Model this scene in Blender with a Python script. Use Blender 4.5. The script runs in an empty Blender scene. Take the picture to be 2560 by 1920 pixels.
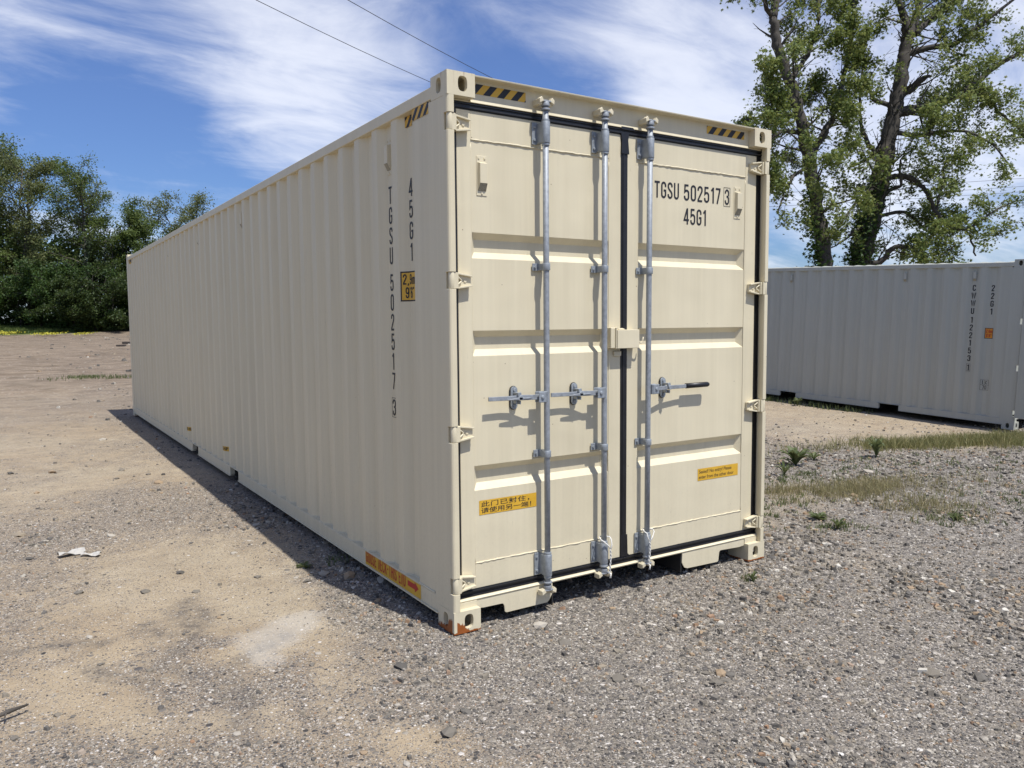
import bpy, bmesh, math, random
import numpy as np
from mathutils import Vector, Matrix, Euler, noise as mnoise

# ---------------------------------------------------------------- camera, sky, sun, exposure
S = bpy.context.scene
COL = S.collection
cam_d = bpy.data.cameras.new("camera")
cam_d.sensor_fit = 'HORIZONTAL'; cam_d.sensor_width = 36.0
cam_d.lens = 36.0 * 1963.5946 / 2560.0
cam_d.clip_start = 0.05; cam_d.clip_end = 6000
cam = bpy.data.objects.new("camera", cam_d); COL.objects.link(cam)
cam.location = (-1.90938453, -3.53966598, 1.6378016)
cam.rotation_euler = (math.radians(85.51988), math.radians(0.435877), math.radians(-32.83818))
S.camera = cam

SUN = Vector((0.103, -0.47, 1.0)).normalized()
SUN_EL = math.asin(SUN.z); SUN_AZ = math.atan2(SUN.x, SUN.y)
SKY_STRENGTH = 0.15
SUN_STRENGTH = 3.6

world = bpy.data.worlds.new("World"); S.world = world; world.use_nodes = True
def build_world():
    nt = world.node_tree; N = nt.nodes; Lk = nt.links; N.clear()
    out = N.new('ShaderNodeOutputWorld'); bg = N.new('ShaderNodeBackground')
    Lk.new(bg.outputs[0], out.inputs[0]); bg.inputs[1].default_value = SKY_STRENGTH
    sky = N.new('ShaderNodeTexSky'); sky.sky_type = 'NISHITA'; sky.sun_disc = False
    sky.sun_elevation = SUN_EL; sky.sun_rotation = SUN_AZ
    sky.altitude = 300; sky.air_density = 1.15; sky.dust_density = 0.8; sky.ozone_density = 2.2
    hs = N.new('ShaderNodeHueSaturation'); hs.inputs['Saturation'].default_value = 1.12; hs.inputs['Value'].default_value = 1.0
    Lk.new(sky.outputs[0], hs.inputs['Color'])
    tc = N.new('ShaderNodeTexCoord')
    def math_(op, a, b=None, clamp=False):
        m = N.new('ShaderNodeMath'); m.operation = op; m.use_clamp = clamp
        for i, v in enumerate((a, b)):
            if v is None: continue
            if isinstance(v, (int, float)): m.inputs[i].default_value = v
            else: Lk.new(v, m.inputs[i])
        return m.outputs[0]
    # high thin cloud: fractal noise on a flat cloud layer above the place
    sep = N.new('ShaderNodeSeparateXYZ'); Lk.new(tc.outputs['Generated'], sep.inputs[0])
    zc = math_('ADD', math_('MAXIMUM', sep.outputs[2], 0.0), 0.22)
    px = math_('DIVIDE', sep.outputs[0], zc); py = math_('DIVIDE', sep.outputs[1], zc)
    cmb = N.new('ShaderNodeCombineXYZ'); Lk.new(px, cmb.inputs[0]); Lk.new(py, cmb.inputs[1])
    mp = N.new('ShaderNodeMapping'); mp.inputs['Rotation'].default_value = (0, 0, math.radians(33))
    mp.inputs['Scale'].default_value = (0.80, 1.55, 1); mp.inputs['Location'].default_value = (3.1, 1.7, 0)
    Lk.new(cmb.outputs[0], mp.inputs[0])
    n1 = N.new('ShaderNodeTexNoise'); n1.inputs['Scale'].default_value = 1.0; n1.inputs['Detail'].default_value = 12
    n1.inputs['Roughness'].default_value = 0.62; n1.inputs['Distortion'].default_value = 0.9
    Lk.new(mp.outputs[0], n1.inputs['Vector'])
    n2 = N.new('ShaderNodeTexNoise'); n2.inputs['Scale'].default_value = 3.4; n2.inputs['Detail'].default_value = 10
    n2.inputs['Roughness'].default_value = 0.6; n2.inputs['Distortion'].default_value = 0.8
    Lk.new(mp.outputs[0], n2.inputs['Vector'])
    dens = math_('ADD', math_('ADD', math_('MULTIPLY', n1.outputs[0], 1.8), math_('MULTIPLY', n2.outputs[0], 0.95)), -0.60)
    # cloud banks: direction, radius, weight
    warp = N.new('ShaderNodeTexNoise'); warp.inputs['Scale'].default_value = 2.6; warp.inputs['Detail'].default_value = 5
    Lk.new(tc.outputs['Generated'], warp.inputs['Vector'])
    wv = N.new('ShaderNodeVectorMath'); wv.operation = 'SCALE'; wv.inputs['Scale'].default_value = 0.30
    sb = N.new('ShaderNodeVectorMath'); sb.operation = 'SUBTRACT'; sb.inputs[1].default_value = (0.5, 0.5, 0.5)
    Lk.new(warp.outputs['Color'], sb.inputs[0]); Lk.new(sb.outputs[0], wv.inputs[0])
    av = N.new('ShaderNodeVectorMath'); av.operation = 'ADD'
    Lk.new(tc.outputs['Generated'], av.inputs[0]); Lk.new(wv.outputs[0], av.inputs[1])
    acc = None
    for (d, r, w) in CLOUDS:
        dist = N.new('ShaderNodeVectorMath'); dist.operation = 'DISTANCE'
        Lk.new(av.outputs[0], dist.inputs[0]); dist.inputs[1].default_value = d
        mr = N.new('ShaderNodeMapRange'); mr.interpolation_type = 'SMOOTHERSTEP'
        mr.inputs['From Min'].default_value = r; mr.inputs['From Max'].default_value = 0.0
        mr.inputs['To Min'].default_value = 0.0; mr.inputs['To Max'].default_value = w
        Lk.new(dist.outputs['Value'], mr.inputs['Value'])
        acc = mr.outputs[0] if acc is None else math_('ADD', acc, mr.outputs[0])
    tot = math_('ADD', dens, acc)
    mr = N.new('ShaderNodeMapRange'); mr.interpolation_type = 'SMOOTHSTEP'
    mr.inputs['From Min'].default_value = 0.52; mr.inputs['From Max'].default_value = 1.46
    mr.inputs['To Min'].default_value = 0.05; mr.inputs['To Max'].default_value = 0.70
    Lk.new(tot, mr.inputs['Value'])
    # horizon brightening of thin cloud
    mix = N.new('ShaderNodeMix'); mix.data_type = 'RGBA'
    Lk.new(mr.outputs[0], mix.inputs['Factor'])
    tint = N.new('ShaderNodeMix'); tint.data_type = 'RGBA'; tint.blend_type = 'MULTIPLY'; tint.inputs['Factor'].default_value = 1.0
    Lk.new(hs.outputs[0], tint.inputs['A']); tint.inputs['B'].default_value = (0.235, 0.328, 0.515, 1); Lk.new(tint.outputs['Result'], mix.inputs['A'])
    mix.inputs['B'].default_value = (4.85, 4.95, 5.25, 1)
    Lk.new(mix.outputs['Result'], bg.inputs[0])
CLOUDS = [((0.150, 0.93, 0.35), 0.17, 0.28), ((0.256, 0.912, 0.321), 0.19, 0.24), ((0.341, 0.89, 0.303), 0.18, 0.24), ((0.407, 0.872, 0.273), 0.14, 0.22),
          ((0.355, 0.861, 0.42), 0.26, 0.26), ((0.621, 0.717, 0.317), 0.17, 0.22), ((0.678, 0.654, 0.335), 0.24, 0.32), ((0.704, 0.659, 0.265), 0.16, 0.26),
          ((0.0, 0.95, 0.36), 0.16, 0.16), ((0.80, 0.53, 0.24), 0.26, 0.28), ((0.88, 0.44, 0.22), 0.26, 0.22),
          ((0.10, 0.958, 0.265), 0.20, -0.30), ((0.198, 0.956, 0.20), 0.22, -0.10), ((0.475, 0.818, 0.324), 0.11, -0.26), ((0.60, 0.751, 0.276), 0.11, -0.30), ((0.52, 0.82, 0.24), 0.14, -0.20)]
build_world()
sun_d = bpy.data.lights.new("sun", 'SUN'); sun_d.energy = SUN_STRENGTH; sun_d.angle = math.radians(0.53)
sun_d.color = (1.0, 0.970, 0.920)
sun = bpy.data.objects.new("sun", sun_d); COL.objects.link(sun); sun.location = (5, -20, 40)
sun.rotation_euler = SUN.to_track_quat('Z', 'Y').to_euler()
S.view_settings.view_transform = 'Standard'; S.view_settings.look = 'None'
S.view_settings.exposure = 0.61; S.view_settings.gamma = 1.0; S.view_settings.use_curve_mapping = False
S.cycles.max_bounces = 8; S.cycles.transparent_max_bounces = 4

# ---------------------------------------------------------------- helpers
def tag(o, label=None, cat=None, group=None, kind=None):
    if label: o['label'] = label
    if cat: o['category'] = cat
    if group: o['group'] = group
    if kind: o['kind'] = kind
    return o
def empty(name, loc=(0, 0, 0), rot=(0, 0, 0)):
    o = bpy.data.objects.new(name, None); COL.objects.link(o); o.location = loc; o.rotation_euler = rot
    o.empty_display_size = 0.3
    return o
def link(name, me, parent=None):
    o = bpy.data.objects.new(name, me); COL.objects.link(o)
    if parent: o.parent = parent
    return o

class MB:
    def __init__(s): s.v = []; s.f = []; s.sm = []
    def add(s, vs, fs, smooth=False):
        b = len(s.v); s.v.extend([tuple(v) for v in vs])
        for f in fs: s.f.append([b + i for i in f]); s.sm.append(smooth)
    def box(s, x0, x1, y0, y1, z0, z1):
        s.add([(x0,y0,z0),(x1,y0,z0),(x1,y1,z0),(x0,y1,z0),(x0,y0,z1),(x1,y0,z1),(x1,y1,z1),(x0,y1,z1)],
              [(0,3,2,1),(4,5,6,7),(0,1,5,4),(1,2,6,5),(2,3,7,6),(3,0,4,7)])
        return s
    def prism(s, poly, ax, a, b):
        n = len(poly)
        def P(p, t):
            if ax == 'x': return (t, p[0], p[1])
            if ax == 'y': return (p[0], t, p[1])
            return (p[0], p[1], t)
        s.add([P(p, a) for p in poly] + [P(p, b) for p in poly],
              [tuple(range(n)), tuple(range(2*n-1, n-1, -1))] + [(i, (i+1) % n, n+(i+1) % n, n+i) for i in range(n)])
        return s
    def quad(s, a, b, c, d): s.add([a, b, c, d], [(0, 1, 2, 3)]); return s
    def cyl(s, c, ax, r, h0, h1, n=16, r2=None, smooth=True):
        r2 = r if r2 is None else r2
        vs = []
        for (t, rr) in ((h0, r), (h1, r2)):
            for i in range(n):
                a = 2*math.pi*i/n; u, w = rr*math.cos(a), rr*math.sin(a)
                vs.append((t, c[0]+u, c[1]+w) if ax == 'x' else (c[0]+u, t, c[1]+w) if ax == 'y' else (c[0]+u, c[1]+w, t))
        b = len(s.v); s.v.extend(vs)
        for i in range(n): s.f.append([b+i, b+(i+1) % n, b+n+(i+1) % n, b+n+i]); s.sm.append(smooth)
        s.f.append([b+i for i in range(n)]); s.sm.append(False)
        s.f.append([b+n+i for i in range(n-1, -1, -1)]); s.sm.append(False)
        return s
    def tube(s, pts, rad, n=6, cap=True):
        pts = [Vector(p) for p in pts]; m = len(pts)
        if not hasattr(rad, '__len__'): rad = [rad]*m
        up = Vector((0.31, 0.17, 0.93)); b = len(s.v)
        for i, p in enumerate(pts):
            t = (pts[min(i+1, m-1)] - pts[max(i-1, 0)])
            if t.length < 1e-9: t = Vector((0, 0, 1))
            t.normalize()
            e = t.cross(up)
            if e.length < 0.15: e = t.cross(Vector((1, 0.1, 0)))
            e.normalize(); g = t.cross(e)
            for k in range(n):
                a = 2*math.pi*k/n
                s.v.append(tuple(p + (e*math.cos(a) + g*math.sin(a))*rad[i]))
        for i in range(m-1):
            for k in range(n):
                s.f.append([b+i*n+k, b+i*n+(k+1) % n, b+(i+1)*n+(k+1) % n, b+(i+1)*n+k]); s.sm.append(True)
        if cap:
            s.f.append([b+k for k in range(n-1, -1, -1)]); s.sm.append(False)
            s.f.append([b+(m-1)*n+k for k in range(n)]); s.sm.append(False)
        return s
    def build(s, name, m, parent=None, bevel=0, seg=2, fix=True):
        me = bpy.data.meshes.new(name)
        me.from_pydata(s.v, [], s.f)
        me.polygons.foreach_set('use_smooth', s.sm)
        if fix and len(s.f) < 60000:
            bm = bmesh.new(); bm.from_mesh(me); bmesh.ops.recalc_face_normals(bm, faces=bm.faces[:]); bm.to_mesh(me); bm.free()
        me.materials.append(m)
        o = link(name, me, parent)
        if bevel:
            md = o.modifiers.new('bevel', 'BEVEL'); md.width = bevel; md.segments = seg
            md.limit_method = 'ANGLE'; md.angle_limit = math.radians(35)
        return o

class NT:
    """small node-building helper"""
    def __init__(s, name):
        s.m = bpy.data.materials.new(name); s.m.use_nodes = True
        s.t = s.m.node_tree; s.N = s.t.nodes; s.L = s.t.links
        s.b = s.N['Principled BSDF']; s.out = s.N['Material Output']
        s.geo = s.N.new('ShaderNodeNewGeometry'); s.tc = s.N.new('ShaderNodeTexCoord')
    def set(s, sock, v):
        if isinstance(v, (int, float)): sock.default_value = v
        elif isinstance(v, (tuple, list)): sock.default_value = v
        else: s.L.new(v, sock)
    def noise(s, scale, detail=4, rough=0.5, dist=0.0, vec=None, out=0):
        n = s.N.new('ShaderNodeTexNoise'); n.inputs['Scale'].default_value = scale; n.inputs['Detail'].default_value = detail
        n.inputs['Roughness'].default_value = rough; n.inputs['Distortion'].default_value = dist
        s.L.new(vec if vec is not None else s.tc.outputs['Object'], n.inputs['Vector']); return n.outputs[out]
    def vor(s, scale, feature='F1', vec=None, rnd=1.0):
        n = s.N.new('ShaderNodeTexVoronoi'); n.feature = feature; n.inputs['Scale'].default_value = scale
        n.inputs['Randomness'].default_value = rnd
        s.L.new(vec if vec is not None else s.tc.outputs['Object'], n.inputs['Vector']); return n
    def mapping(s, scale=(1, 1, 1), loc=(0, 0, 0), rot=(0, 0, 0), vec=None):
        n = s.N.new('ShaderNodeMapping'); n.inputs['Scale'].default_value = scale; n.inputs['Location'].default_value = loc
        n.inputs['Rotation'].default_value = rot
        s.L.new(vec if vec is not None else s.tc.outputs['Object'], n.inputs[0]); return n.outputs[0]
    def ramp(s, fac, stops, interp='LINEAR'):
        n = s.N.new('ShaderNodeValToRGB'); n.color_ramp.interpolation = interp
        e = n.color_ramp.elements
        while len(e) < len(stops): e.new(0.5)
        for i, (p, c) in enumerate(stops):
            e[i].position = p; e[i].color = (c[0], c[1], c[2], 1) if hasattr(c, '__len__') else (c, c, c, 1)
        s.L.new(fac, n.inputs[0]); return n.outputs[0]
    def mix(s, f, a, b, mode='MIX'):
        n = s.N.new('ShaderNodeMix'); n.data_type = 'RGBA'; n.blend_type = mode
        for sk, v in ((n.inputs['Factor'], f), (n.inputs['A'], a), (n.inputs['B'], b)):
            if isinstance(v, (tuple, list)): sk.default_value = (v[0], v[1], v[2], 1)
            else: s.set(sk, v)
        return n.outputs['Result']
    def math(s, op, a, b=0.0, clamp=False):
        n = s.N.new('ShaderNodeMath'); n.operation = op; n.use_clamp = clamp
        s.set(n.inputs[0], a); s.set(n.inputs[1], b); return n.outputs[0]
    def rng(s, v, a, b, c=0.0, d=1.0, smooth=False):
        n = s.N.new('ShaderNodeMapRange')
        if smooth: n.interpolation_type = 'SMOOTHSTEP'
        s.set(n.inputs['Value'], v)
        for k, x in (('From Min', a), ('From Max', b), ('To Min', c), ('To Max', d)): s.set(n.inputs[k], x)
        return n.outputs[0]
    def attr(s, name):
        n = s.N.new('ShaderNodeAttribute'); n.attribute_name = name; return n
    def sep(s, v):
        n = s.N.new('ShaderNodeSeparateXYZ'); s.L.new(v, n.inputs[0]); return n.outputs
    def bump(s, h, strength=0.3, dist=0.01, normal=None):
        n = s.N.new('ShaderNodeBump'); n.inputs['Strength'].default_value = strength; n.inputs['Distance'].default_value = dist
        s.L.new(h, n.inputs['Height'])
        if normal is not None: s.L.new(normal, n.inputs['Normal'])
        return n.outputs[0]
    def fin(s, col, rough=0.6, metal=0.0, normal=None, spec=None):
        if isinstance(col, (tuple, list)): s.b.inputs['Base Color'].default_value = (col[0], col[1], col[2], 1)
        else: s.L.new(col, s.b.inputs['Base Color'])
        s.set(s.b.inputs['Roughness'], rough); s.set(s.b.inputs['Metallic'], metal)
        if normal is not None: s.L.new(normal, s.b.inputs['Normal'])
        if spec is not None: s.b.inputs['Specular IOR Level'].default_value = spec
        return s.m

# ---------------------------------------------------------------- materials
def paint_mat(name, c, dirt=(0.30, 0.25, 0.18), rust=False, streak=1.0):
    n = NT(name)
    v = n.mapping(scale=(30, 30, 0.9))
    st = n.noise(1.0, 5, 0.6, vec=v)
    st2 = n.noise(1.0, 4, 0.6, vec=n.mapping(scale=(9, 9, 0.35), loc=(3, 1, 0)))
    big = n.noise(1.7, 3, 0.5)
    col = n.mix(n.rng(st, 0.35, 0.75), tuple(c), tuple(x*0.93 for x in c))
    col = n.mix(n.rng(st2, 0.42, 0.80, 0, 0.55*streak), col, (c[0]*0.80, c[1]*0.785, c[2]*0.755))
    col = n.mix(n.rng(big, 0.3, 0.8, 0, 0.25), col, tuple(x*1.06 for x in c))
    z = n.sep(n.tc.outputs['Object'])[2]
    # road dust splashed on the lower third
    spl = n.noise(55, 4, 0.7)
    low = n.rng(n.math('ADD', z, n.math('MULTIPLY', n.noise(3.0, 3), -0.55)), 0.75, -0.25, 0, 1)
    col = n.mix(n.math('MULTIPLY', low, n.rng(spl, 0.50, 0.75, 0.0, 0.17)), col, dirt)
    # tiny dark chips and specks
    ch = n.vor(16); cr = n.math('LESS_THAN', ch.outputs['Distance'], n.math('MULTIPLY', n.sep(ch.outputs['Color'])[1], 0.055))
    sel = n.math('GREATER_THAN', n.sep(ch.outputs['Color'])[0], 0.62)
    col = n.mix(n.math('MULTIPLY', n.math('MULTIPLY', cr, sel), 0.75), col, (0.12, 0.07, 0.045))
    # scuffs
    sc = n.noise(1.0, 6, 0.7, vec=n.mapping(scale=(60, 60, 6), loc=(7, 2, 1)))
    scm = n.math('MULTIPLY', n.rng(sc, 0.66, 0.72), n.rng(n.noise(2.3, 2), 0.48, 0.60))
    col = n.mix(n.math('MULTIPLY', scm, 0.7), col, tuple(x*0.5 for x in c))
    if rust:
        x, y, zz = n.sep(n.tc.outputs['Object'])[:3]
        rn = n.noise(1.0, 5, 0.65, vec=n.mapping(scale=(70, 70, 22)))
        edge = n.math('ADD', n.math('MULTIPLY', rn, 0.11), n.math('MULTIPLY', n.math('SUBTRACT', 0.0, x), 0.75))
        edge = n.math('ADD', edge, n.math('MULTIPLY', y, -0.45))
        lim = n.math('ADD', edge, 0.03)
        m1 = n.math('MULTIPLY', n.math('LESS_THAN', zz, lim), n.math('GREATER_THAN', rn, 0.30))
        # painted arris stays pale
        arr = n.math('LESS_THAN', n.math('ADD', n.math('ABSOLUTE', x), n.math('ABSOLUTE', y)), 0.018)
        m1 = n.math('MULTIPLY', m1, n.math('SUBTRACT', 1.0, arr))
        bot = n.math('LESS_THAN', zz, n.math('MULTIPLY', rn, 0.018))
        m1 = n.math('MAXIMUM', m1, bot)
        rc = n.mix(n.noise(25, 4), (0.20, 0.055, 0.012), (0.34, 0.10, 0.02))
        col = n.mix(m1, col, rc)
        # short rust weeps below the top edge of the top castings
        wp = n.noise(1.0, 3, 0.6, vec=n.mapping(scale=(60, 60, 4), loc=(1, 5, 2)))
        top = n.math('MULTIPLY', n.rng(zz, 2.82, 2.90), n.rng(wp, 0.58, 0.70))
        col = n.mix(n.math('MULTIPLY', top, 0.8), col, (0.23, 0.12, 0.07))
    nb = n.bump(n.noise(2.4, 2, 0.5), 0.5, 0.02)
    nb = n.bump(n.noise(180, 2, 0.5), 0.05, 0.001, nb)
    return n.fin(col, n.rng(spl, 0.3, 0.7, 0.40, 0.56), 0.0, nb, 0.4)
BEIGE = (0.650, 0.580, 0.412)
M_PAINT = paint_mat('cream_paint', BEIGE)
M_CAST = paint_mat('cream_casting_paint', BEIGE, rust=True)
M_GREY = paint_mat('grey_paint', (0.412, 0.418, 0.368), streak=1.0)
def simple(name, c, rough=0.6, metal=0.0, var=0.12, scale=30, bump=0.0, spec=None):
    n = NT(name)
    nz = n.noise(scale, 5, 0.6)
    col = n.mix(n.rng(nz, 0.3, 0.7), tuple(x*(1-var) for x in c), tuple(x*(1+var) for x in c))
    nb = n.bump(n.noise(scale*3, 3), bump, 0.004) if bump else None
    return n.fin(col, n.rng(nz, 0.3, 0.7, rough*0.85, min(1, rough*1.15)), metal, nb, spec)
M_STEEL = simple('galvanised_steel', (0.30, 0.32, 0.34), 0.6, 0.4, 0.20, 45, 0.15)
M_STEELD = simple('dull_galvanised_steel', (0.30, 0.325, 0.345), 0.55, 0.4, 0.2, 40, 0.15)
M_RUBBER = simple('black_rubber', (0.010, 0.010, 0.012), 0.42, 0.0, 0.3, 12, 0.1)
M_DARK = simple('dark_cavity', (0.03, 0.028, 0.025), 0.9)
M_UNDER = simple('dark_underseal', (0.02, 0.019, 0.018), 0.9)
M_INK = simple('black_lettering', (0.012, 0.011, 0.014), 0.5)
M_YEL = simple('yellow_film', (0.62, 0.36, 0.030), 0.45, 0, 0.08, 14)
M_RED = simple('red_film', (0.42, 0.022, 0.015), 0.45, 0, 0.08, 14)
M_ORANGE = simple('orange_film', (0.62, 0.24, 0.018), 0.45)
M_MESH = simple('vent_grille', (0.30, 0.275, 0.205), 0.7, 0, 0.45, 260)
M_ROPE = simple('white_rope', (0.72, 0.70, 0.64), 0.9, 0, 0.12, 200, 0.3)
M_BARK = simple('dark_bark', (0.060, 0.052, 0.043), 0.95, 0, 0.45, 9, 1.0)
M_BARK2 = simple('grey_bark', (0.105, 0.092, 0.076), 0.95, 0, 0.4, 9, 0.8)
M_WIRE = simple('dark_cable', (0.04, 0.04, 0.045), 0.6)
M_PLASTIC = simple('white_sheet', (0.42, 0.40, 0.36), 0.8)
M_BLOCK = simple('dark_timber', (0.055, 0.045, 0.038), 0.9, 0, 0.3, 12, 0.5)

def leaf_mat(name, a, b, c, trans=0.35):
    n = NT(name)
    at = n.attr('tint').outputs['Fac']
    col = n.ramp(at, [(0.0, a), (0.5, b), (1.0, c)])
    n.b.inputs['Roughness'].default_value = 0.55
    n.b.inputs['Specular IOR Level'].default_value = 0.35
    n.L.new(col, n.b.inputs['Base Color'])
    tr = n.N.new('ShaderNodeBsdfTranslucent')
    n.L.new(n.mix(0.5, col, tuple(min(1, x*1.7) for x in c)), tr.inputs[0])
    mx = n.N.new('ShaderNodeMixShader'); mx.inputs[0].default_value = trans
    n.L.new(n.b.outputs[0], mx.inputs[1]); n.L.new(tr.outputs[0], mx.inputs[2]); n.L.new(mx.outputs[0], n.out.inputs[0])
    return n.m
M_LEAF_MAPLE = leaf_mat('maple_leaves', (0.056, 0.098, 0.02), (0.12, 0.17, 0.037), (0.235, 0.252, 0.078))
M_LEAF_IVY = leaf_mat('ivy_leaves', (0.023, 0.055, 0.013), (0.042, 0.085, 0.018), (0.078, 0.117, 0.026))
M_LEAF_MID = leaf_mat('mid_green_leaves', (0.04, 0.072, 0.016), (0.085, 0.125, 0.028), (0.155, 0.19, 0.052))
M_LEAF_OLIVE = leaf_mat('olive_leaves', (0.06, 0.085, 0.026), (0.122, 0.148, 0.05), (0.21, 0.22, 0.09))
M_LEAF_DARK = leaf_mat('dark_needles', (0.016, 0.030, 0.012), (0.028, 0.046, 0.017), (0.045, 0.065, 0.024), 0.15)
M_LEAF_BRIGHT = leaf_mat('bright_green_leaves', (0.046, 0.08, 0.014), (0.088, 0.13, 0.024), (0.15, 0.19, 0.045))
M_LEAF_DARKB = leaf_mat('bush_leaves', (0.016, 0.034, 0.008), (0.034, 0.06, 0.014), (0.085, 0.115, 0.03))
M_GRASS = leaf_mat('grass_blades', (0.085, 0.105, 0.028), (0.17, 0.17, 0.060), (0.34, 0.30, 0.140), 0.3)
M_GRASSDRY = leaf_mat('dry_grass_blades', (0.13, 0.135, 0.050), (0.25, 0.22, 0.105), (0.38, 0.32, 0.18), 0.3)
M_WEED = leaf_mat('weed_leaves', (0.055, 0.078, 0.026), (0.098, 0.125, 0.042), (0.17, 0.185, 0.075), 0.3)
M_FLOWER = simple('yellow_flowers', (0.40, 0.37, 0.03), 0.7)
# ---------------------------------------------------------------- ground
def sstep(a, b, x):
    t = np.clip((x-a)/(b-a), 0, 1); return t*t*(3-2*t)
def vnoise(x, y, seed=0):
    xi = np.floor(x).astype(np.int64); yi = np.floor(y).astype(np.int64); xf = x-xi; yf = y-yi
    def h(a, b):
        v = (a*374761393 + b*668265263 + seed*2147483647) & 0xffffffff
        v = ((v ^ (v >> 13))*1274126177) & 0xffffffff
        return ((v ^ (v >> 16)) & 0xffff)/65535.0
    u = xf*xf*(3-2*xf); w = yf*yf*(3-2*yf)
    return (h(xi, yi)*(1-u)+h(xi+1, yi)*u)*(1-w)+(h(xi, yi+1)*(1-u)+h(xi+1, yi+1)*u)*w
def fbm(x, y, o=4, seed=0):
    s = 0; a = 0.5; t = 0
    for i in range(o): s = s+a*vnoise(x*2**i, y*2**i, seed+i*17); t += a; a *= 0.5
    return s/t
def ground_h(x, y):
    x = np.asarray(x, float); y = np.asarray(y, float)
    far = sstep(16, 62, y)*0.80 + sstep(58, 72, y)*0.82 + np.clip(y-74, 0, 400)*0.004
    far = far*(1 + 0.012*np.clip(x, -20, 20)*sstep(30, 60, y))
    side = np.clip((y-4.0)*0.034, -0.055, 0.30)*sstep(6.5, 10.5, x)*(1-sstep(40, 60, y))
    side = np.minimum(side, 0.30)
    near = (fbm(x*1.1, y*1.1, 3, 5)-0.5)*0.045 + (fbm(x*5, y*5, 3, 9)-0.5)*0.016 + (fbm(x*21, y*21, 2, 3)-0.5)*0.007
    inside = sstep(-0.5, 0.1, x)*(1-sstep(2.4, 3.0, x))*sstep(-0.5, 0.1, y)*(1-sstep(12.2, 12.8, y))
    near = near*(1-inside*0.8) - 0.006
    side2 = sstep(9.5, 11.0, x)*(1-sstep(13.6, 15.0, x))*sstep(1.0, 2.4, y)*(1-sstep(8.4, 10, y))
    return far + side + near - side2*0.03
SAND = [(-0.61,1.05,.45,.5),(-1.0,.25,.35,.7),(-1.2,-.17,.30,.6),(-1.55,.32,.35,.7),(-0.87,.75,.4,.5),(-0.9,1.6,.7,.45),(-1.2,2.4,.9,.3),
        (9.77,4.84,1.6,.9),(9.45,2.91,1.2,.9),(8.0,3.6,1.2,.7),(2.82,-.33,.45,.5),(3.79,-.76,.6,.5),(4.0,.88,.8,.5),(3.3,.55,.5,.4),(-0.62,-.75,.18,.7),
        (-1.05,-.1,.2,.4),(-0.5,6,1.6,.3),(-3,9,3,.3),(-2,20,6,.3),(0,40,16,.35),
        (-1.30,.60,.13,-.8),(-1.12,.62,.09,-.9),(-1.22,.12,.16,-.8),(-1.05,.02,.13,-.8),(-.98,-.08,.10,-.8),(-.92,.16,.10,-.7),(-.97,-.25,.09,-.8),(-1.24,.3,.12,-.7),(-1.42,.42,.14,-.5),(-1.74,-.19,.34,-.9),(-1.28,-.53,.34,-.8),(-1.62,3.45,.7,-.6),(-0.48,3.98,.5,-.5),
        (.4,-.4,.8,-.4),(2.2,-1.6,1.3,-.5),(-.05,1.25,.3,-.6),(6,4,1.4,-.3),(-.5,-.5,.22,-.6),(-2.2,1.6,.4,-.4),(-1.7,2.3,.3,-.4),(-.9,4.9,.5,-.4)]
def sandness(x, y):
    w = (fbm(x*1.3+7, y*1.3+3, 4, 31)-0.5)*0.9
    wx = x+(fbm(x*2.6, y*2.6, 3, 41)-0.5)*0.45; wy = y+(fbm(x*2.6+9, y*2.6, 3, 43)-0.5)*0.45
    p = 0*x; q = 0*x
    for (a, b, r, k) in SAND:
        g = np.abs(k)*np.exp(-((wx-a)**2+(wy-b)**2)/(r*r))
        if k > 0: p = p+g
        else: q = q+g
    s = 0.20 + w*0.7 + 0.27*(1-sstep(-0.9, 0.3, x)) + np.minimum(p, 0.55) - q
    s = s - 0.35*sstep(-0.6, 0.4, x)*(1-sstep(0.3, 1.6, y))
    return np.clip(s, 0, 1)
PALE = [(-0.80,.52,.17,1.0),(-.92,.30,.13,.9),(-.58,.72,.16,1.0),(-.70,.60,.12,.7),(-1.02,.62,.10,.4)]
SMEAR = [[(-1.07,1.33),(-1.14,.85),(-1.25,.69),(-1.3,.47),(-1.21,.26),(-1.14,.11),(-1.15,-.08),(-1.17,-.26),(-1.19,-.41)],[(-1.14,.11),(-1.0,.27),(-.87,.42),(-.74,.52)],[(-1.62,.62),(-1.53,.46),(-1.45,.30)],[(-1.27,1.1),(-1.28,.86)],[(-2.0,1.08),(-1.77,1.0),(-1.5,.96)]]
def smears(x, y):
    wx = x+(fbm(x*4, y*4, 3, 71)-0.5)*0.22; wy = y+(fbm(x*4+9, y*4, 3, 73)-0.5)*0.22; m = 0*x
    for k, P in enumerate(SMEAR):
        for (ax, ay), (bx, by) in zip(P[:-1], P[1:]):
            t = np.clip(((wx-ax)*(bx-ax)+(wy-ay)*(by-ay))/((bx-ax)**2+(by-ay)**2), 0, 1)
            m = np.maximum(m, np.exp(-((wx-ax-t*(bx-ax))**2+(wy-ay-t*(by-ay))**2)/(.085 if k == 0 else .06)**2))
    return m
def paleness(x, y):
    wx = x+(fbm(x*6, y*6, 3, 51)-0.5)*0.16; wy = y+(fbm(x*6+9, y*6, 3, 53)-0.5)*0.16
    return np.clip(sum(k*np.exp(-((wx-a)**2+(wy-b)**2)/(r*r)) for a, b, r, k in PALE), 0, 1)
def graded(lo, a, b, hi, step, growth):
    mid = list(np.arange(a, b, step)); out = [mid[-1]]; d = step
    while out[-1] < hi: d *= growth; out.append(out[-1]+d)
    left = [mid[0]]; d = step
    while left[-1] > lo: d *= growth; left.append(left[-1]-d)
    return np.array(left[::-1][:-1]+mid+out[1:])
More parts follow.
